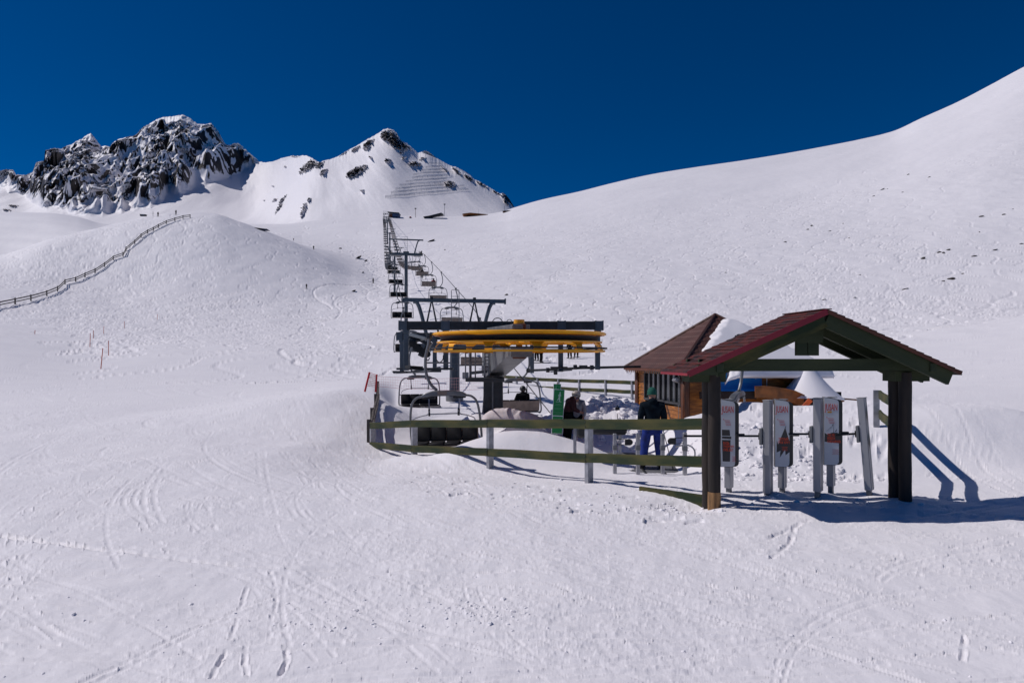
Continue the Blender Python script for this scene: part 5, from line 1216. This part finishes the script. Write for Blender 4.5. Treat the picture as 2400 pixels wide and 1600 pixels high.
def green_sign(px, pyt, pyb, D, wd, roll, yaw, label, full=True):
    b = P(px, pyb, D); hh = (pyb - pyt) / F * D; t = thing('green_sign', label, 'sign board', b, yaw); t.rotation_euler = (0, roll, yaw)
    MB().box((0, 0, hh / 2), (wd, .02, hh)).build('board', 'white', t, bevel=.003); MB().box((0, .02, .0), (.04, .02, .5)).build('stake', 'galv', t)
    split = hh * .40 if full else 0
    f1 = MB().box((0, -.012, (hh + split) / 2), (wd - .02, .005, hh - split - .024)).build('face', 'green', t)
    def mw(x, z): m2 = Matrix.Rotation(R(90), 4, 'X'); m2.translation = Vector((x, -.0155, z)); return m2
    if full:
        MB().box((0, -.012, split / 2), (wd - .02, .005, split - .02)).build('face', 'green', t)
        k_ = wd / .27; z0_ = hh - .06
        def q(p, m_='signtxt'): MB().prism([(a * k_, -.0160, z0_ + b_ * k_) for a, b_ in p], 0, (0, .003, 0)).build('pictogram', m_, f1)
        q([(.026 + .018 * math.cos(a), -.02 + .020 * math.sin(a)) for a in np.linspace(0, 5.5, 9)])
        q([(.012, -.042), (.038, -.042), (.052, -.09), (.046, -.115), (.036, -.095), (.032, -.12), (.034, -.235), (.012, -.235), (.006, -.16), (-.012, -.205), (-.045, -.21), (-.04, -.195), (-.022, -.18), (-.002, -.12), (-.018, -.10), (-.02, -.085)])
        q([(-.07, -.238), (-.06, -.248), (.06, -.248), (.075, -.232), (.06, -.238), (-.05, -.238)])
        for k, (a, w_) in enumerate([(-.30, .13), (-.33, .18), (-.40, .21), (-.43, .15), (-.50, .19), (-.53, .11)]): MB().box((-.006, -.0158, z0_ + a * k_), (w_ * k_, .003, .009)).build('print_line', 'signtxt2', f1)
        mb = MB().tube([p for p in arc((.045, -.016, split - .10), .045, 0, 5.9, 16)], .003, 4); mb.build('loop_mark', 'signtxt2', f1)
        MB().tube([p for p in arc((-.04, -.016, split - .10), .022, 0, 6.1, 12, (1.3, 0, .3))], .004, 4).build('loop_mark', 'signtxt', f1)
        MB().prism([(-.07, -.016, split - .24), (-.03, -.016, split - .19), (.0, -.016, split - .25)], 0, (0, .003, 0)).build('arrow_mark', 'signtxt', f1)
    else:
        f_ = f1; MB().prism([(-.04, -.0160, hh - .03), (-.02, -.016, hh - .03), (-.01, -.016, hh - .13), (-.03, -.016, hh - .16), (-.045, -.016, hh - .14)], 0, (0, .003, 0)).build('pictogram', 'signtxt2', f_)
        MB().tube([(.0, -.016, hh - .05), (.05, -.016, hh - .05), (.05, -.016, hh - .12), (.02, -.016, hh - .12)], .005, 4).build('pictogram', 'signtxt2', f_)
        MB().tube([(0, 0, hh - .05), (0, 0, hh + .03)], .012, 6).build('stake', 'rawwood', t)
    return t
green_sign(1305, 912, 1016, 16.0, .265, R(3.2), R(2), 'nearer tall green sign board with a white snowboarder pictogram')
green_sign(1304, 899, 1016, 16.6, .19, R(1), R(0), 'further green sign board, only its top showing above the nearer one', full=False)

# ------------------------------------------------------------------ people
def skin_mesh(nodes, edges, root=0, sub=2, name='body'):
    me = bpy.data.meshes.new(name); me.from_pydata([n[0] for n in nodes], edges, [])
    o = bpy.data.objects.new('tmp', me); C.objects.link(o); m_ = o.modifiers.new('s', 'SKIN'); m_.use_smooth_shade = True
    for i, n in enumerate(nodes):
        r_ = n[1]; me.skin_vertices[0].data[i].radius = (r_, r_) if not hasattr(r_, '__len__') else r_; me.skin_vertices[0].data[i].use_root = (i == root)
    s_ = o.modifiers.new('u', 'SUBSURF'); s_.levels = sub; s_.render_levels = sub
    bpy.context.view_layer.update(); r = bpy.data.meshes.new_from_object(o.evaluated_get(bpy.context.evaluated_depsgraph_get())); bpy.data.objects.remove(o); bpy.data.meshes.remove(me)
    r.polygons.foreach_set('use_smooth', [True] * len(r.polygons)); r.name = name; return r
def link(name, me, m_, parent):
    me.materials.clear(); me.materials.append(M[m_]); o = bpy.data.objects.new(name, me); C.objects.link(o); o.parent = parent; return o
def human(label, loc, rz, pose, jacket, pants, head='beanie', headm='beanie', skis=None, poles=None, fingers=True, scale=1.0, helmet_strap=False, goggles=False, tiny=False, group=None):
    """pose: joint dictionary, facing +Y"""
    t = thing('person', label, 'person', loc, rz, group); t.scale = (scale,) * 3
    V = {k: Vector(v) for k, v in pose.items()}
    order = ['pelvis', 'waist', 'chest', 'neckb', 'neck', 'headc', 'crown']
    rad = [.13, .12, .14, .075, .055, .085, .07]
    N_ = [(V[k], r_) for k, r_ in zip(order, rad)]; E_ = [(0, 1), (1, 2), (2, 3), (3, 4), (4, 5), (5, 6)]
    for s_ in 'LR':
        b0 = len(N_); N_ += [(V['sh' + s_], .055), (V['el' + s_], .042), (V['wr' + s_], .028), (V['ha' + s_], .034)]; E_ += [(3, b0), (b0, b0 + 1), (b0 + 1, b0 + 2), (b0 + 2, b0 + 3)]
        if fingers:
            hd = (V['ha' + s_] - V['wr' + s_]).normalized(); sd_ = hd.cross(Vector((0, 1, 0)));
            if sd_.length < .1: sd_ = hd.cross(Vector((1, 0, 0)))
            sd_.normalize(); cu = sd_.cross(hd)
            for f_ in range(4):
                k = len(N_); o_ = sd_ * (-.027 + .018 * f_); ln = (.052, .060, .057, .045)[f_]
                p1_ = V['ha' + s_] + o_ + hd * .035; p2_ = p1_ + hd * ln * .5 + cu * .01; p3_ = p2_ + hd * ln * .2 + cu * ln * .45
                N_ += [(p1_, .0095), (p2_, .009), (p3_, .008)]; E_ += [(b0 + 3, k), (k, k + 1), (k + 1, k + 2)]
            k = len(N_); N_ += [(V['ha' + s_] - sd_ * .035 + hd * .005, .011), (V['ha' + s_] - sd_ * .052 + hd * .035 + cu * .012, .009)]; E_ += [(b0 + 3, k), (k, k + 1)]
        b1 = len(N_); N_ += [(V['hi' + s_], .085), (V['kn' + s_], .058), (V['an' + s_], .042), (V['to' + s_], .04)]; E_ += [(0, b1), (b1, b1 + 1), (b1 + 1, b1 + 2), (b1 + 2, b1 + 3)]
    body = link('body', skin_mesh(N_, E_, 0, 1 if tiny else 2), 'skin', t)
    # face
    hc = V['headc']; up = (V['crown'] - hc).normalized(); fw = Vector((0, 1, 0)); fw = (fw - up * fw.dot(up)).normalized()
    if 'look' in V: fw = V['look'].normalized(); fw = (fw - up * fw.dot(up)).normalized()
    sdv = fw.cross(up)
    if not tiny:
        MB().ball(hc + fw * .082 - up * .01, .016, (.8, 1.1, 1.3), 8).build('nose', 'skin', t, smooth='all')
        for s_ in (-1, 1): MB().ball(hc + fw * .068 + sdv * s_ * .032 + up * .012, .011, n=8).build('eye', 'blackpl', t, smooth='all')
        for s_ in (-1, 1): MB().ball(hc + sdv * s_ * .078, .022, (.5, 1, 1.4), 8).build('ear', 'skin', t, smooth='all')
        MB().box(hc + fw * .072 - up * .052, (.035, .012, .008)).build('mouth', 'redtxt', t)
    # jacket and trousers as one loose surface each
    J = [(V['pelvis'] + Vector((0, 0, -.06)), (.19, .16)), (V['waist'], (.185, .16)), (V['chest'], (.205, .165)), (V['neckb'], (.13, .11)), (V['neck'] - Vector((0, .03, .0)), .085)]; JE = [(0, 1), (1, 2), (2, 3), (3, 4)]
    for s_ in 'LR':
        b0 = len(J); J += [(V['sh' + s_], .092), (V['el' + s_], .078), (V['wr' + s_], .056)]; JE += [(3, b0), (b0, b0 + 1), (b0 + 1, b0 + 2)]
    link('jacket', skin_mesh(J, JE, 1, 1 if tiny else 2), jacket, t)
    T_ = [(V['pelvis'] + Vector((0, 0, -.03)), (.155, .13))]; TE = []
    for s_ in 'LR':
        b0 = len(T_); m1 = V['hi' + s_].lerp(V['kn' + s_], .5); m2 = V['kn' + s_].lerp(V['an' + s_], .55)
        T_ += [(V['hi' + s_], .125), (m1, .118), (V['kn' + s_], .102), (m2, .102), (V['an' + s_] + (V['kn' + s_] - V['an' + s_]).normalized() * .04, .088)]; TE += [(0, b0)] + [(b0 + k, b0 + k + 1) for k in range(4)]
    if not tiny: MB().ball(V['neck'] + Vector((0, -.05, -.03)) , .105, (1.1, .85, .8), 12).build('hood', jacket, t, smooth='all')
    link('trousers', skin_mesh(T_, TE, 0, 1 if tiny else 2), pants, t)
    for s_ in 'LR':
        a, b = V['an' + s_], V['to' + s_]; MB().tube([a + Vector((0, 0, .10)), a + Vector((0, 0, .0)), a.lerp(b, .35) - Vector((0, 0, .02)), b], [.07, .068, .06, .045], 10).build('boot', 'boot', t, smooth=True)
    # headwear
    if head == 'beanie':
        mb = MB(); mb.ball(hc + up * .045 - fw * .008, .112, (.93, 1.02, 1.05), 20)
        for v in list(mb.bm.verts):
            if (v.co - hc).dot(up) < -.005 - .02 * (v.co - hc).dot(fw) / .1: v.co -= up * ((v.co - hc).dot(up) + .005) * .9
        mb.build('beanie', headm, t, smooth='all')
        MB().tube([hc + up * .0 + (sdv * math.cos(a) * .102 + fw * math.sin(a) * .108) for a in np.linspace(0, 6.2832, 20)[:-1]], .014, 8, closed=True).build('beanie_cuff', headm, t, smooth='all')
    else:
        mb = MB(); mb.ball(hc + up * .04, .128, (.95, 1.08, 1.0), 20)
        for v in list(mb.bm.verts):
            if (v.co - hc).dot(up) < -.02 and (v.co - hc).dot(fw) > -.02: v.co -= fw * (v.co - hc).dot(fw) * .5
            if (v.co - hc).dot(up) < -.05: v.co += up * (-.05 - (v.co - hc).dot(up)) * .9
        mb.build('helmet', headm, t, smooth='all')
        if not tiny:
            MB().tube([hc + up * .02 + (sdv * math.cos(a) * .122 + fw * math.sin(a) * .138) for a in np.linspace(0, 6.2832, 24)[:-1]], .010, 6, closed=True).build('goggle_strap', 'rubber', t, smooth='all')
            MB().ball(hc + fw * .095 + up * .005, .06, (1.1, .45, .62) if abs(fw.y) > .6 else (.45, 1.1, .62), 14).build('goggles', 'goggle' if goggles else 'blackpl', t, smooth='all')
    if skis:
        for s_ in 'LR':
            a = V['an' + s_] + Vector((0, 0, -.10)); f_ = Vector(skis)
            MB().tube([a - f_ * .7, a + f_ * .8, a + f_ * .92 + Vector((0, 0, .08))], [.035, .035, .02], 6).build('ski', 'blackpl', t)
    if poles:
        for (a, b) in poles:
            o = MB().tube([a, b], .009, 6).build('ski_pole', 'steel_dark', t); MB().cyl(Vector(b) + Vector((0, 0, .06)), Vector(b) + Vector((0, 0, .07)), .035, 10).build('basket', 'blackpl', o)
    return t
stand = dict(pelvis=(0, 0, .95), waist=(0, .0, 1.10), chest=(0, -.01, 1.30), neckb=(0, -.01, 1.46), neck=(0, .01, 1.53), headc=(0, .03, 1.64), crown=(0, .04, 1.72),
  shL=(-.20, -.01, 1.43), elL=(-.27, -.03, 1.16), wrL=(-.25, .12, .97), haL=(-.24, .18, .92), shR=(.20, -.01, 1.43), elR=(.27, -.03, 1.16), wrR=(.25, .12, .97), haR=(.24, .18, .92),
  hiL=(-.10, 0, .90), knL=(-.13, .03, .50), anL=(-.15, -.02, .10), toL=(-.16, .16, .05), hiR=(.10, 0, .90), knR=(.13, .03, .50), anR=(.15, -.02, .10), toR=(.16, .16, .05))
def pz(**k): q = dict(stand); q.update(k); return q
# man seen from behind
x_, D_ = fx(1529, 14.5); zg = gz(x_, D_)
human('man seen from behind in green beanie, navy jacket and royal blue trousers, holding ski poles', (x_, D_, min(zg, -2.44)), R(-4),
      pz(headc=(.0, .05, 1.655), crown=(0, .06, 1.745), elL=(-.255, -.02, 1.17), wrL=(-.25, .10, .98), haL=(-.23, .14, .93), elR=(.255, -.02, 1.15), wrR=(.25, .12, .98), haR=(.24, .17, .93), knL=(-.17, .05, .50), anL=(-.21, 0, .12), toL=(-.22, .2, .06), knR=(.15, .05, .50), anR=(.19, 0, .12), toR=(.2, .2, .06), hiL=(-.11, 0, .9), hiR=(.11, 0, .9)),
      'jacketdk', 'pantsblue', skis=(0, 1, 0), poles=[((-.23, .16, .95), (-.22, -.05, .0)), ((.24, .19, .95), (.46, .05, .0))])
# two skiers beside the green sign
x_, D_ = fx(1329, 20.3)
human('skier in maroon jacket and pale helmet looking down, half hidden by the green sign', (x_, D_, -2.66), R(-78),
      pz(waist=(0, .04, 1.08), chest=(0, .10, 1.25), neckb=(0, .17, 1.38), neck=(0, .21, 1.43), headc=(0, .28, 1.50), crown=(0, .31, 1.585), shL=(-.19, .14, 1.35), shR=(.19, .14, 1.35), elL=(-.25, .14, 1.1), elR=(.25, .16, 1.1), wrL=(-.2, .34, 1.02), wrR=(.2, .34, 1.02), haL=(-.17, .4, 1.0), haR=(.17, .4, 1.0)),
      'jacketred', 'pantsblk', head='helmet', headm='helmetw', fingers=True, skis=(0, 1, 0))
x_, D_ = fx(1353, 21.0)
human('skier in pale grey jacket, black helmet and blue goggles, facing the camera with head bowed', (x_, D_, -2.80), R(165),
      pz(chest=(0, .04, 1.29), neckb=(0, .07, 1.43), neck=(0, .11, 1.49), headc=(0, .16, 1.575), crown=(0, .19, 1.655), shL=(-.18, .05, 1.40), shR=(.18, .05, 1.40), elL=(-.24, .02, 1.13), elR=(.24, .02, 1.13), wrL=(-.22, .14, .95), wrR=(.22, .14, .95), haL=(-.21, .2, .9), haR=(.21, .2, .9)),
      'jacketgrey', 'pantsblk', head='helmet', headm='helmetb', goggles=True, skis=(1, 0, 0))
sit = pz(pelvis=(0, 0, .10), waist=(0, .0, .26), chest=(0, .03, .46), neckb=(0, .05, .60), neck=(0, .08, .66), headc=(0, .11, .76), crown=(0, .12, .84), shL=(-.19, .04, .57), shR=(.19, .04, .57), elL=(-.25, .08, .32), elR=(.25, .08, .32), wrL=(-.2, .30, .30), wrR=(.2, .30, .30), haL=(-.17, .36, .30), haR=(.17, .36, .30),
  hiL=(-.10, .04, .09), hiR=(.10, .04, .09), knL=(-.12, .45, .10), knR=(.12, .45, .10), anL=(-.12, .48, -.32), anR=(.12, .48, -.32), toL=(-.12, .64, -.36), toR=(.12, .64, -.36))
def rider(ch, dx, label, jk, pn, headm='helmetb', tiny=False, lean=0):
    Mx = WL[ch.name]; p = Mx @ Vector((-.35 + dx, .12, -2.86)); s_ = dict(sit)
    if lean:
        for k in ('chest', 'neckb', 'neck', 'headc', 'crown', 'shL', 'shR'): v = s_[k]; s_[k] = (v[0] + lean * (v[2] - .1) * .5, v[1], v[2])
    return human(label, p, ch.rotation_euler.z, s_, jk, pn, head='helmet', headm=headm, skis=(0, 1, 0), tiny=tiny, fingers=not tiny, scale=1.12 if not tiny else 1.0)
rider(rch[0], .20, 'rider in black seen from behind, sitting low on the chair right of the column', 'jacketblk', 'pantsblk', lean=.15)
rider(rch[4], .60, 'tiny rider in a red jacket at the right end of a lift chair', 'redpole', 'pantsblk', tiny=True)
rider(rch[5], .0, 'tiny dark rider in the middle of a lift chair above the rider in red', 'jacketblk', 'pantsblk', tiny=True)
rider(rch[6], .3, 'tiny dark rider on the chair level with the tall tower arm', 'jacketblk', 'pantsblk', tiny=True)
def far_person(px, py, label, jk='jacketblk', rz=0.0, sc=1.0, skis=(0, 1, 0), pose=stand, grp=None):
    q = hit(px, py)
    if q is None: return
    human(label, (q.x, q.y, q.z + .02), rz, pose, jk, 'pantsblk', head='helmet', headm='helmetb', tiny=True, fingers=False, skis=skis, scale=sc, group=grp)
far_person(1268, 851, 'dark skier seen under the right half of the yellow wheel, legs and skis showing', 'jacketblk', R(-70))
far_person(1258, 848, 'skier in navy standing close at the left of another behind the yellow wheel', 'jacketdk', R(30))
far_person(1335, 840, 'left of two dark figures framed by the far right of the yellow wheel', 'jacketblk', R(20)); far_person(1350, 839, 'right of two dark figures framed by the far right of the yellow wheel', 'jacketdk', R(-20))
far_person(874, 664, 'lone snowboarder on the piste left of the lift chairs', 'jacketred', R(60), 1.05, (1, 0, 0))
far_person(735, 585, 'tiny skier in the hollow below the central peak', 'jacketblk')
far_person(371, 508, 'tiny skier standing on the knoll crest near the bare pole'); far_person(412, 504, 'tiny skier on the knoll crest just above the end of the fence')
far_person(688, 564, 'tiny skier at the right edge of the knoll crest'); far_person(718, 677, 'tiny dark figure on the lower piste right of the knoll', 'jacketblk', 0, .8)

# ------------------------------------------------------------------ marker poles
for (px, yt, yb, dx, lab) in ((236, 818, 865, 5, 'tallest leaning orange marker pole in front of the knoll'), (254, 800, 833, 0, 'upright orange marker pole to the right of the tallest one'), (210, 783, 814, 1, 'orange marker pole left of the tallest, with a slight kink'), (219, 777, 795, 0, 'short faint orange pole just right of the kinked one'),
    (243, 766, 783, 1, 'small faint marker pole higher up than the orange ones'), (291, 754, 769, 0, 'small faint marker pole standing alone to the right'), (369, 737, 750, 0, 'smallest marker pole at the foot of the knoll, furthest right'), (81, 775, 783, 1, 'tiny marker pole at the far left below the knoll')):
    q = hit(px, yb); h_ = (yb - yt) / F * q.y
    t = thing('marker_pole', lab, 'marker pole', q, 0, 'orange marker poles'); MB().tube([(0, 0, -.2), (dx / F * q.y, 0, h_)], .035, 6).build('shaft', 'orangepole', t, smooth=True)
    MB().tube([(dx / F * q.y, 0, h_), (dx / F * q.y, 0, h_ + .06)], [.045, .03], 6).build('tip', 'redpole', t, smooth=True)

# ------------------------------------------------------------------ rocks on the slopes
def rock(px, py, wpx, hpx, tilt, label, seed, grp='dark rocks poking through the right slope'):
    q = hit(px, py)
    if q is None: return
    k = q.y / F; bm = bmesh.new(); bmesh.ops.create_icosphere(bm, subdivisions=3, radius=1)
    for v in bm.verts:
        n_ = .35 * mnoise.noise(v.co * 1.6 + Vector((seed * 3.1, 0, 0))) + .2 * mnoise.noise(v.co * 4 + Vector((0, seed * 1.7, 0))); v.co *= 1 + n_
    bmesh.ops.transform(bm, matrix=Matrix.Rotation(R(-tilt), 4, 'Y') @ Matrix.Diagonal((wpx * .42 * k, wpx * .4 * k, hpx * .45 * k, 1)), verts=bm.verts)
    me = bpy.data.meshes.new('rock'); bm.to_mesh(me); bm.free(); me.materials.append(M['rock']); o = bpy.data.objects.new('rock', me); C.objects.link(o); o.location = q
    tag(o, label, 'rock', grp)
gen = 'small dark rock showing through the snow of the right-hand slope'
for i, (px, py, w_, h_, tl) in enumerate([(2128, 410, 7, 4, 20), (2177, 416, 8, 3, 25), (2066, 445, 15, 2, 30), (2047, 460, 9, 2, 25), (2116, 451, 6, 2, 10), (2080, 443, 4, 2, 0), (1902, 530, 8, 4, 30), (1893, 539, 7, 4, 0), (1944, 542, 8, 2, 15), (1975, 525, 4, 3, 0), (1840, 568, 9, 3, 20), (2298, 508, 14, 4, 20), (2353, 504, 10, 4, 15), (2374, 490, 4, 2, 0), (2280, 601, 16, 3, 15), (2255, 642, 10, 3, 20), (2209, 660, 11, 3, 15), (2120, 679, 20, 2, 15), (1931, 703, 13, 3, 15), (2002, 700, 9, 2, 15), (1989, 558, 5, 2, 30), (2330, 586, 15, 2, 15), (2296, 545, 4, 3, 0), (2395, 572, 10, 5, 0), (2014, 645, 10, 1.6, 25), (1700, 640, 5, 2, 0)]): rock(px, py, w_, h_, tl, gen, i)
for i, (px, py, w_, h_, tl, lab) in enumerate([(2163, 607, 14, 6, 30, 'oval dark rock, lowest of the cluster on the right slope'), (2201, 593, 11, 7, 15, 'left rock of the close pair on the right slope'), (2212, 593, 7, 6, 0, 'small right rock of the close pair on the right slope'), (2221, 586, 13, 4, 25, 'slanting flat rock just above the close pair on the right slope'), (2228, 655, 20, 7, 15, 'largest reddish rock with dry stalks low on the right slope'),
    (1185, 692, 12, 5, 30, 'lone dark rock above the low gantry tower'), (1042, 586, 5, 3, 0, 'small dark rock right of the tall lift tower'), (828, 683, 16, 3, 30, 'flat dark rock on the bank left of the lift'), (838, 606, 26, 2, 35, 'long slanting strip of bare ground left of the lift'), (856, 612, 14, 2, 35, 'short slanting strip of bare ground left of the lift'), (849, 640, 10, 2, 35, 'small strip of bare ground left of the lift'), (798, 583, 8, 5, 0, 'small brown boulder in the hollow below the peak'), (1010, 566, 26, 1.6, 25, 'thin dark streak of ground right of the tall tower'), (576, 521, 15, 7, 15, 'dark boulder at the right edge of the knoll')]): rock(px, py, w_, h_, tl, lab, 50 + i, 'separate dark rocks')

# ------------------------------------------------------------------ buildings and masts far up the slope
def up_thing(px, py, name, label, cat):
    q = hit(px, py) or P(px, py, 690); return thing(name, label, cat, q, 0), q.y / F
t, k = up_thing(925, 510, 'lift_cabin', 'small blue-grey cabin beside the top of the lift line', 'cabin')
MB().box((4 * k, 0, 3.5 * k), (15 * k, 8, 8 * k)).build('wall', 'bluewall', t); MB().beam((-14 * k, 0, 10 * k), (12 * k, 0, 7.6 * k), 10, .8).build('roof', 'steel_dark', t); MB().box((-8 * k, 0, 3 * k), (8 * k, 6, 6 * k)).build('door', 'tan', t)
for (px, yt, yb, lab) in ((974, 489, 510, 'thin yellowish lamp mast on the crest right of the lift'), (1042, 479, 505, 'taller lamp mast on the crest with a broad head'), (1182, 482, 495, 'thin mast near the right end of the crest'), (1122, 490, 500, 'thin rod rising behind the brown building')):
    t, k = up_thing(px, yb, 'lamp_mast', lab, 'mast'); h_ = (yb - yt) * k; MB().tube([(0, 0, -1), (0, 0, h_)], .5 * k if yt != 490 else .25 * k, 6).build('shaft', 'beige' if px == 974 else 'steel_grey', t)
    if px < 1100: MB().box((0, 0, h_), (4 * k, 1, 2 * k)).build('lamp_head', 'steel_dark', t)
t, k = up_thing(1018, 512, 'viewing_deck', 'dark trussed deck structure on the crest between the two masts', 'deck')
mb = MB().beam((-24 * k, 0, 1 * k), (22 * k, 0, 8 * k), 8, 1.6 * k).beam((-10 * k, 0, 4 * k), (18 * k, 0, 11 * k), 6, 1 * k)
mb.build('deck', 'steel_dark', t); mb = MB()
for j in range(14): mb.beam((-22 * k + j * 3.2 * k, 0, 0), (-22 * k + j * 3.2 * k, 0, (3 + j * .62) * k), .3 * k, .3 * k, up=(1, 0, 0))
mb.build('truss', 'steel_grey', t)
t, k = up_thing(1112, 507, 'mountain_lodge', 'long low building with rust brown roof half covered by snow on the crest', 'building')
MB().prism([(-28 * k, 0, 6 * k), (-10 * k, 0, 8.5 * k), (32 * k, 0, 4.5 * k), (32 * k, 0, 1.5 * k), (-8 * k, 0, 4.5 * k), (-28 * k, 0, 4 * k)], 0, (0, 9, 0)).build('roof', 'brownboard', t)
MB().box((8 * k, 5, 1.5 * k), (40 * k, 6, 4 * k)).build('wall', 'tan', t); MB().beam((14 * k, -.5, -2 * k), (10 * k, -.5, 4 * k), .8 * k, 1, up=(0, 1, 0)).build('strut', 'steel_dark', t)
t, k = up_thing(1190, 496, 'crest_shed', 'flat dark shed peeping over the crest under the right mast', 'shed'); MB().box((0, 4, 1.2 * k), (22 * k, 5, 2.4 * k)).build('wall', 'tan', t); MB().beam((-13 * k, 4, 1.6 * k), (12 * k, 4, 3.4 * k), 7, .8 * k).build('roof', 'steel_dark', t)
t, k = up_thing(962, 511, 'snow_machine', 'tiny reddish machine parked on the crest near the lamp mast', 'machine'); MB().box((0, 0, 1.6 * k), (4 * k, 2.5, 2.6 * k)).build('body', 'redpole', t, bevel=.2); MB().box((0, 0, .4 * k), (5 * k, 3, .8 * k)).build('track', 'rubber', t)
t, k = up_thing(336, 507, 'alpine_hut', 'tiny dark hut on the knoll crest with a windowed front', 'hut'); MB().box((0, 0, 2 * k), (13 * k, 2.5, 3.6 * k)).build('wall', 'steel_dark', t); MB().beam((-7.5 * k, 0, 4.2 * k), (7.5 * k, 0, 3.4 * k), 3, .8 * k).build('roof', 'steel_dark', t); MB().box((0, -1.3, 2.4 * k), (7 * k, .1, 1.2 * k)).build('window', 'galv', t)
t, k = up_thing(359, 508, 'bare_mast', 'thin mast with crossbar standing on the knoll crest', 'mast'); MB().tube([(0, 0, -.5), (0, 0, 12 * k)], .35 * k, 6).build('shaft', 'oldwood', t); MB().tube([(-3 * k, 0, 7.5 * k), (3 * k, 0, 7.5 * k)], .3 * k, 6).build('crossbar', 'oldwood', t)
t, k = up_thing(614, 540, 'low_shed', 'low grey roof half buried in snow behind the right of the knoll', 'shed'); MB().beam((-14 * k, 0, 4 * k), (14 * k, 0, .6 * k), 4, 1 * k).build('roof', 'steel_dark', t); MB().box((6 * k, 0, 1 * k), (14 * k, 2, 3 * k)).build('wall', 'bluewall', t)

# ------------------------------------------------------------------ avalanche fences on the peak
zf = [((1350, 412), (1450, 416)), ((1325, 445), (1460, 434)), ((1290, 470), (1500, 459)), ((1290, 492), (1475, 481)), ((1225, 527), (1515, 508)), ((1175, 558), (1490, 530)), ((1130, 587), (1480, 563)), ((1100, 615), (1460, 580)), ((1060, 645), (1500, 605)), ((1015, 678), (1660, 617)), ((1550, 597), (1625, 588)), ((1235, 502), (1280, 497))]
nmz = ['topmost and shortest long row', 'second row from the top', 'third row from the top', 'fourth row from the top', 'fifth row from the top', 'sixth row from the top', 'seventh row from the top', 'third row from the bottom', 'second row from the bottom', 'lowest and longest row', 'short row right of the lone rock', 'tiny row at the left of the fourth']
for (a, b), nm_ in zip(zf, nmz):
    a = (600 + a[0] / 3.336, 260 + a[1] / 3.336); b = (600 + b[0] / 3.336, 260 + b[1] / 3.336); n = max(3, int((b[0] - a[0]) / 2.2)); pts = [mhit(a[0] + (b[0] - a[0]) * k / n, a[1] + (b[1] - a[1]) * k / n + 1.5) for k in range(n + 1)]
    t = thing('avalanche_fence', nm_ + ' of avalanche fence on the central peak', 'avalanche fence', pts[0], 0, 'avalanche fences on the central peak')
    mb = MB(); ht = 4.2
    for p in pts: mb.beam(p + Vector((0, -2, -1)), p + Vector((0, -2.6, ht)), .35, .35, up=(1, 0, 0))
    mb.build('posts', 'galv', t, world=True); mb = MB()
    for k in range(n):
        for z_ in (1.8, 3.9): mb.beam(pts[k] + Vector((0, -2.4, z_)), pts[k + 1] + Vector((0, -2.4, z_)), .3, .35)
    mb.build('rails', 'galv', t, world=True)

# ------------------------------------------------------------------ loose snow lumps
bm = bmesh.new(); rr_ = np.random.RandomState(77)
base_ = []
for s_ in range(6):
    b_ = bmesh.new(); bmesh.ops.create_icosphere(b_, subdivisions=3, radius=1)
    for v in b_.verts: v.co *= 1 + .55 * mnoise.noise(v.co * 1.3 + Vector((s_ * 5.1, 0, 0))) + .28 * mnoise.noise(v.co * 3.5 + Vector((0, s_ * 5.1, 0)))
    base_.append(([v.co.copy() for v in b_.verts], [[v.index for v in f.verts] for f in b_.faces])); b_.free()
VV = []; FF = []
def lump(x, D, r_):
    vs_, fs_ = base_[rr_.randint(6)]; q = Matrix.Rotation(rr_.uniform(0, 6.28), 3, 'Z') @ Matrix.Diagonal((r_ * rr_.uniform(.7, 1.4), r_ * rr_.uniform(.7, 1.3), r_ * rr_.uniform(.45, .9))); z = gz(x, D) - r_ * .12; o_ = len(VV)
    for v in vs_: p = q @ v; VV.append((p.x + x, p.y + D, p.z + z))
    for f in fs_: FF.append([i + o_ for i in f])
for k in range(260): lump(rr_.normal(2.3, 1.1), rr_.normal(21.9, 1.0), abs(rr_.normal(0, .075)) + .015)
for k in range(150): lump(rr_.normal(4.0, .7), rr_.normal(21.6, .9), abs(rr_.normal(0, .075)) + .015)
for k in range(520): lump(rr_.uniform(3.9, 6.5), rr_.uniform(12.2, 15.8), abs(rr_.normal(0, .032)) + .006)
for k in range(90): lump(rr_.normal(2.35, .5), rr_.normal(9.45, .22), abs(rr_.normal(0, .016)) + .004)
for k in range(60): lump(rr_.uniform(2.8, 6), rr_.normal(9.9, .2), abs(rr_.normal(0, .015)) + .006)
for k in range(90): x_, D_ = near_pt(rr_.normal(1110, 60), rr_.normal(1425, 14)); lump(x_, D_, abs(rr_.normal(0, .008)) + .003)
for k in range(160): x_, D_ = near_pt(rr_.uniform(640, 1240), rr_.normal(1450, 40)); lump(x_, D_, abs(rr_.normal(0, .006)) + .002)
for k in range(110): x_, D_ = near_pt(rr_.uniform(1000, 1640), 1110 + rr_.uniform(0, 80)); lump(x_, D_, abs(rr_.normal(0, .010)) + .003)
for k in range(380): x_, D_ = near_pt(rr_.uniform(-100, 2500), rr_.uniform(1090, 1600)); lump(x_, D_, abs(rr_.normal(0, .005)) + .002)
me = bpy.data.meshes.new('snow_lumps'); me.from_pydata(VV, [], FF); me.polygons.foreach_set('use_smooth', [True] * len(me.polygons)); me.materials.append(M['snowsoft']); bm.free()
o = bpy.data.objects.new('snow_lumps', me); C.objects.link(o); tag(o, 'loose lumps and crumbs of snow scattered over the piste and piles', 'snow lumps', kind='stuff')
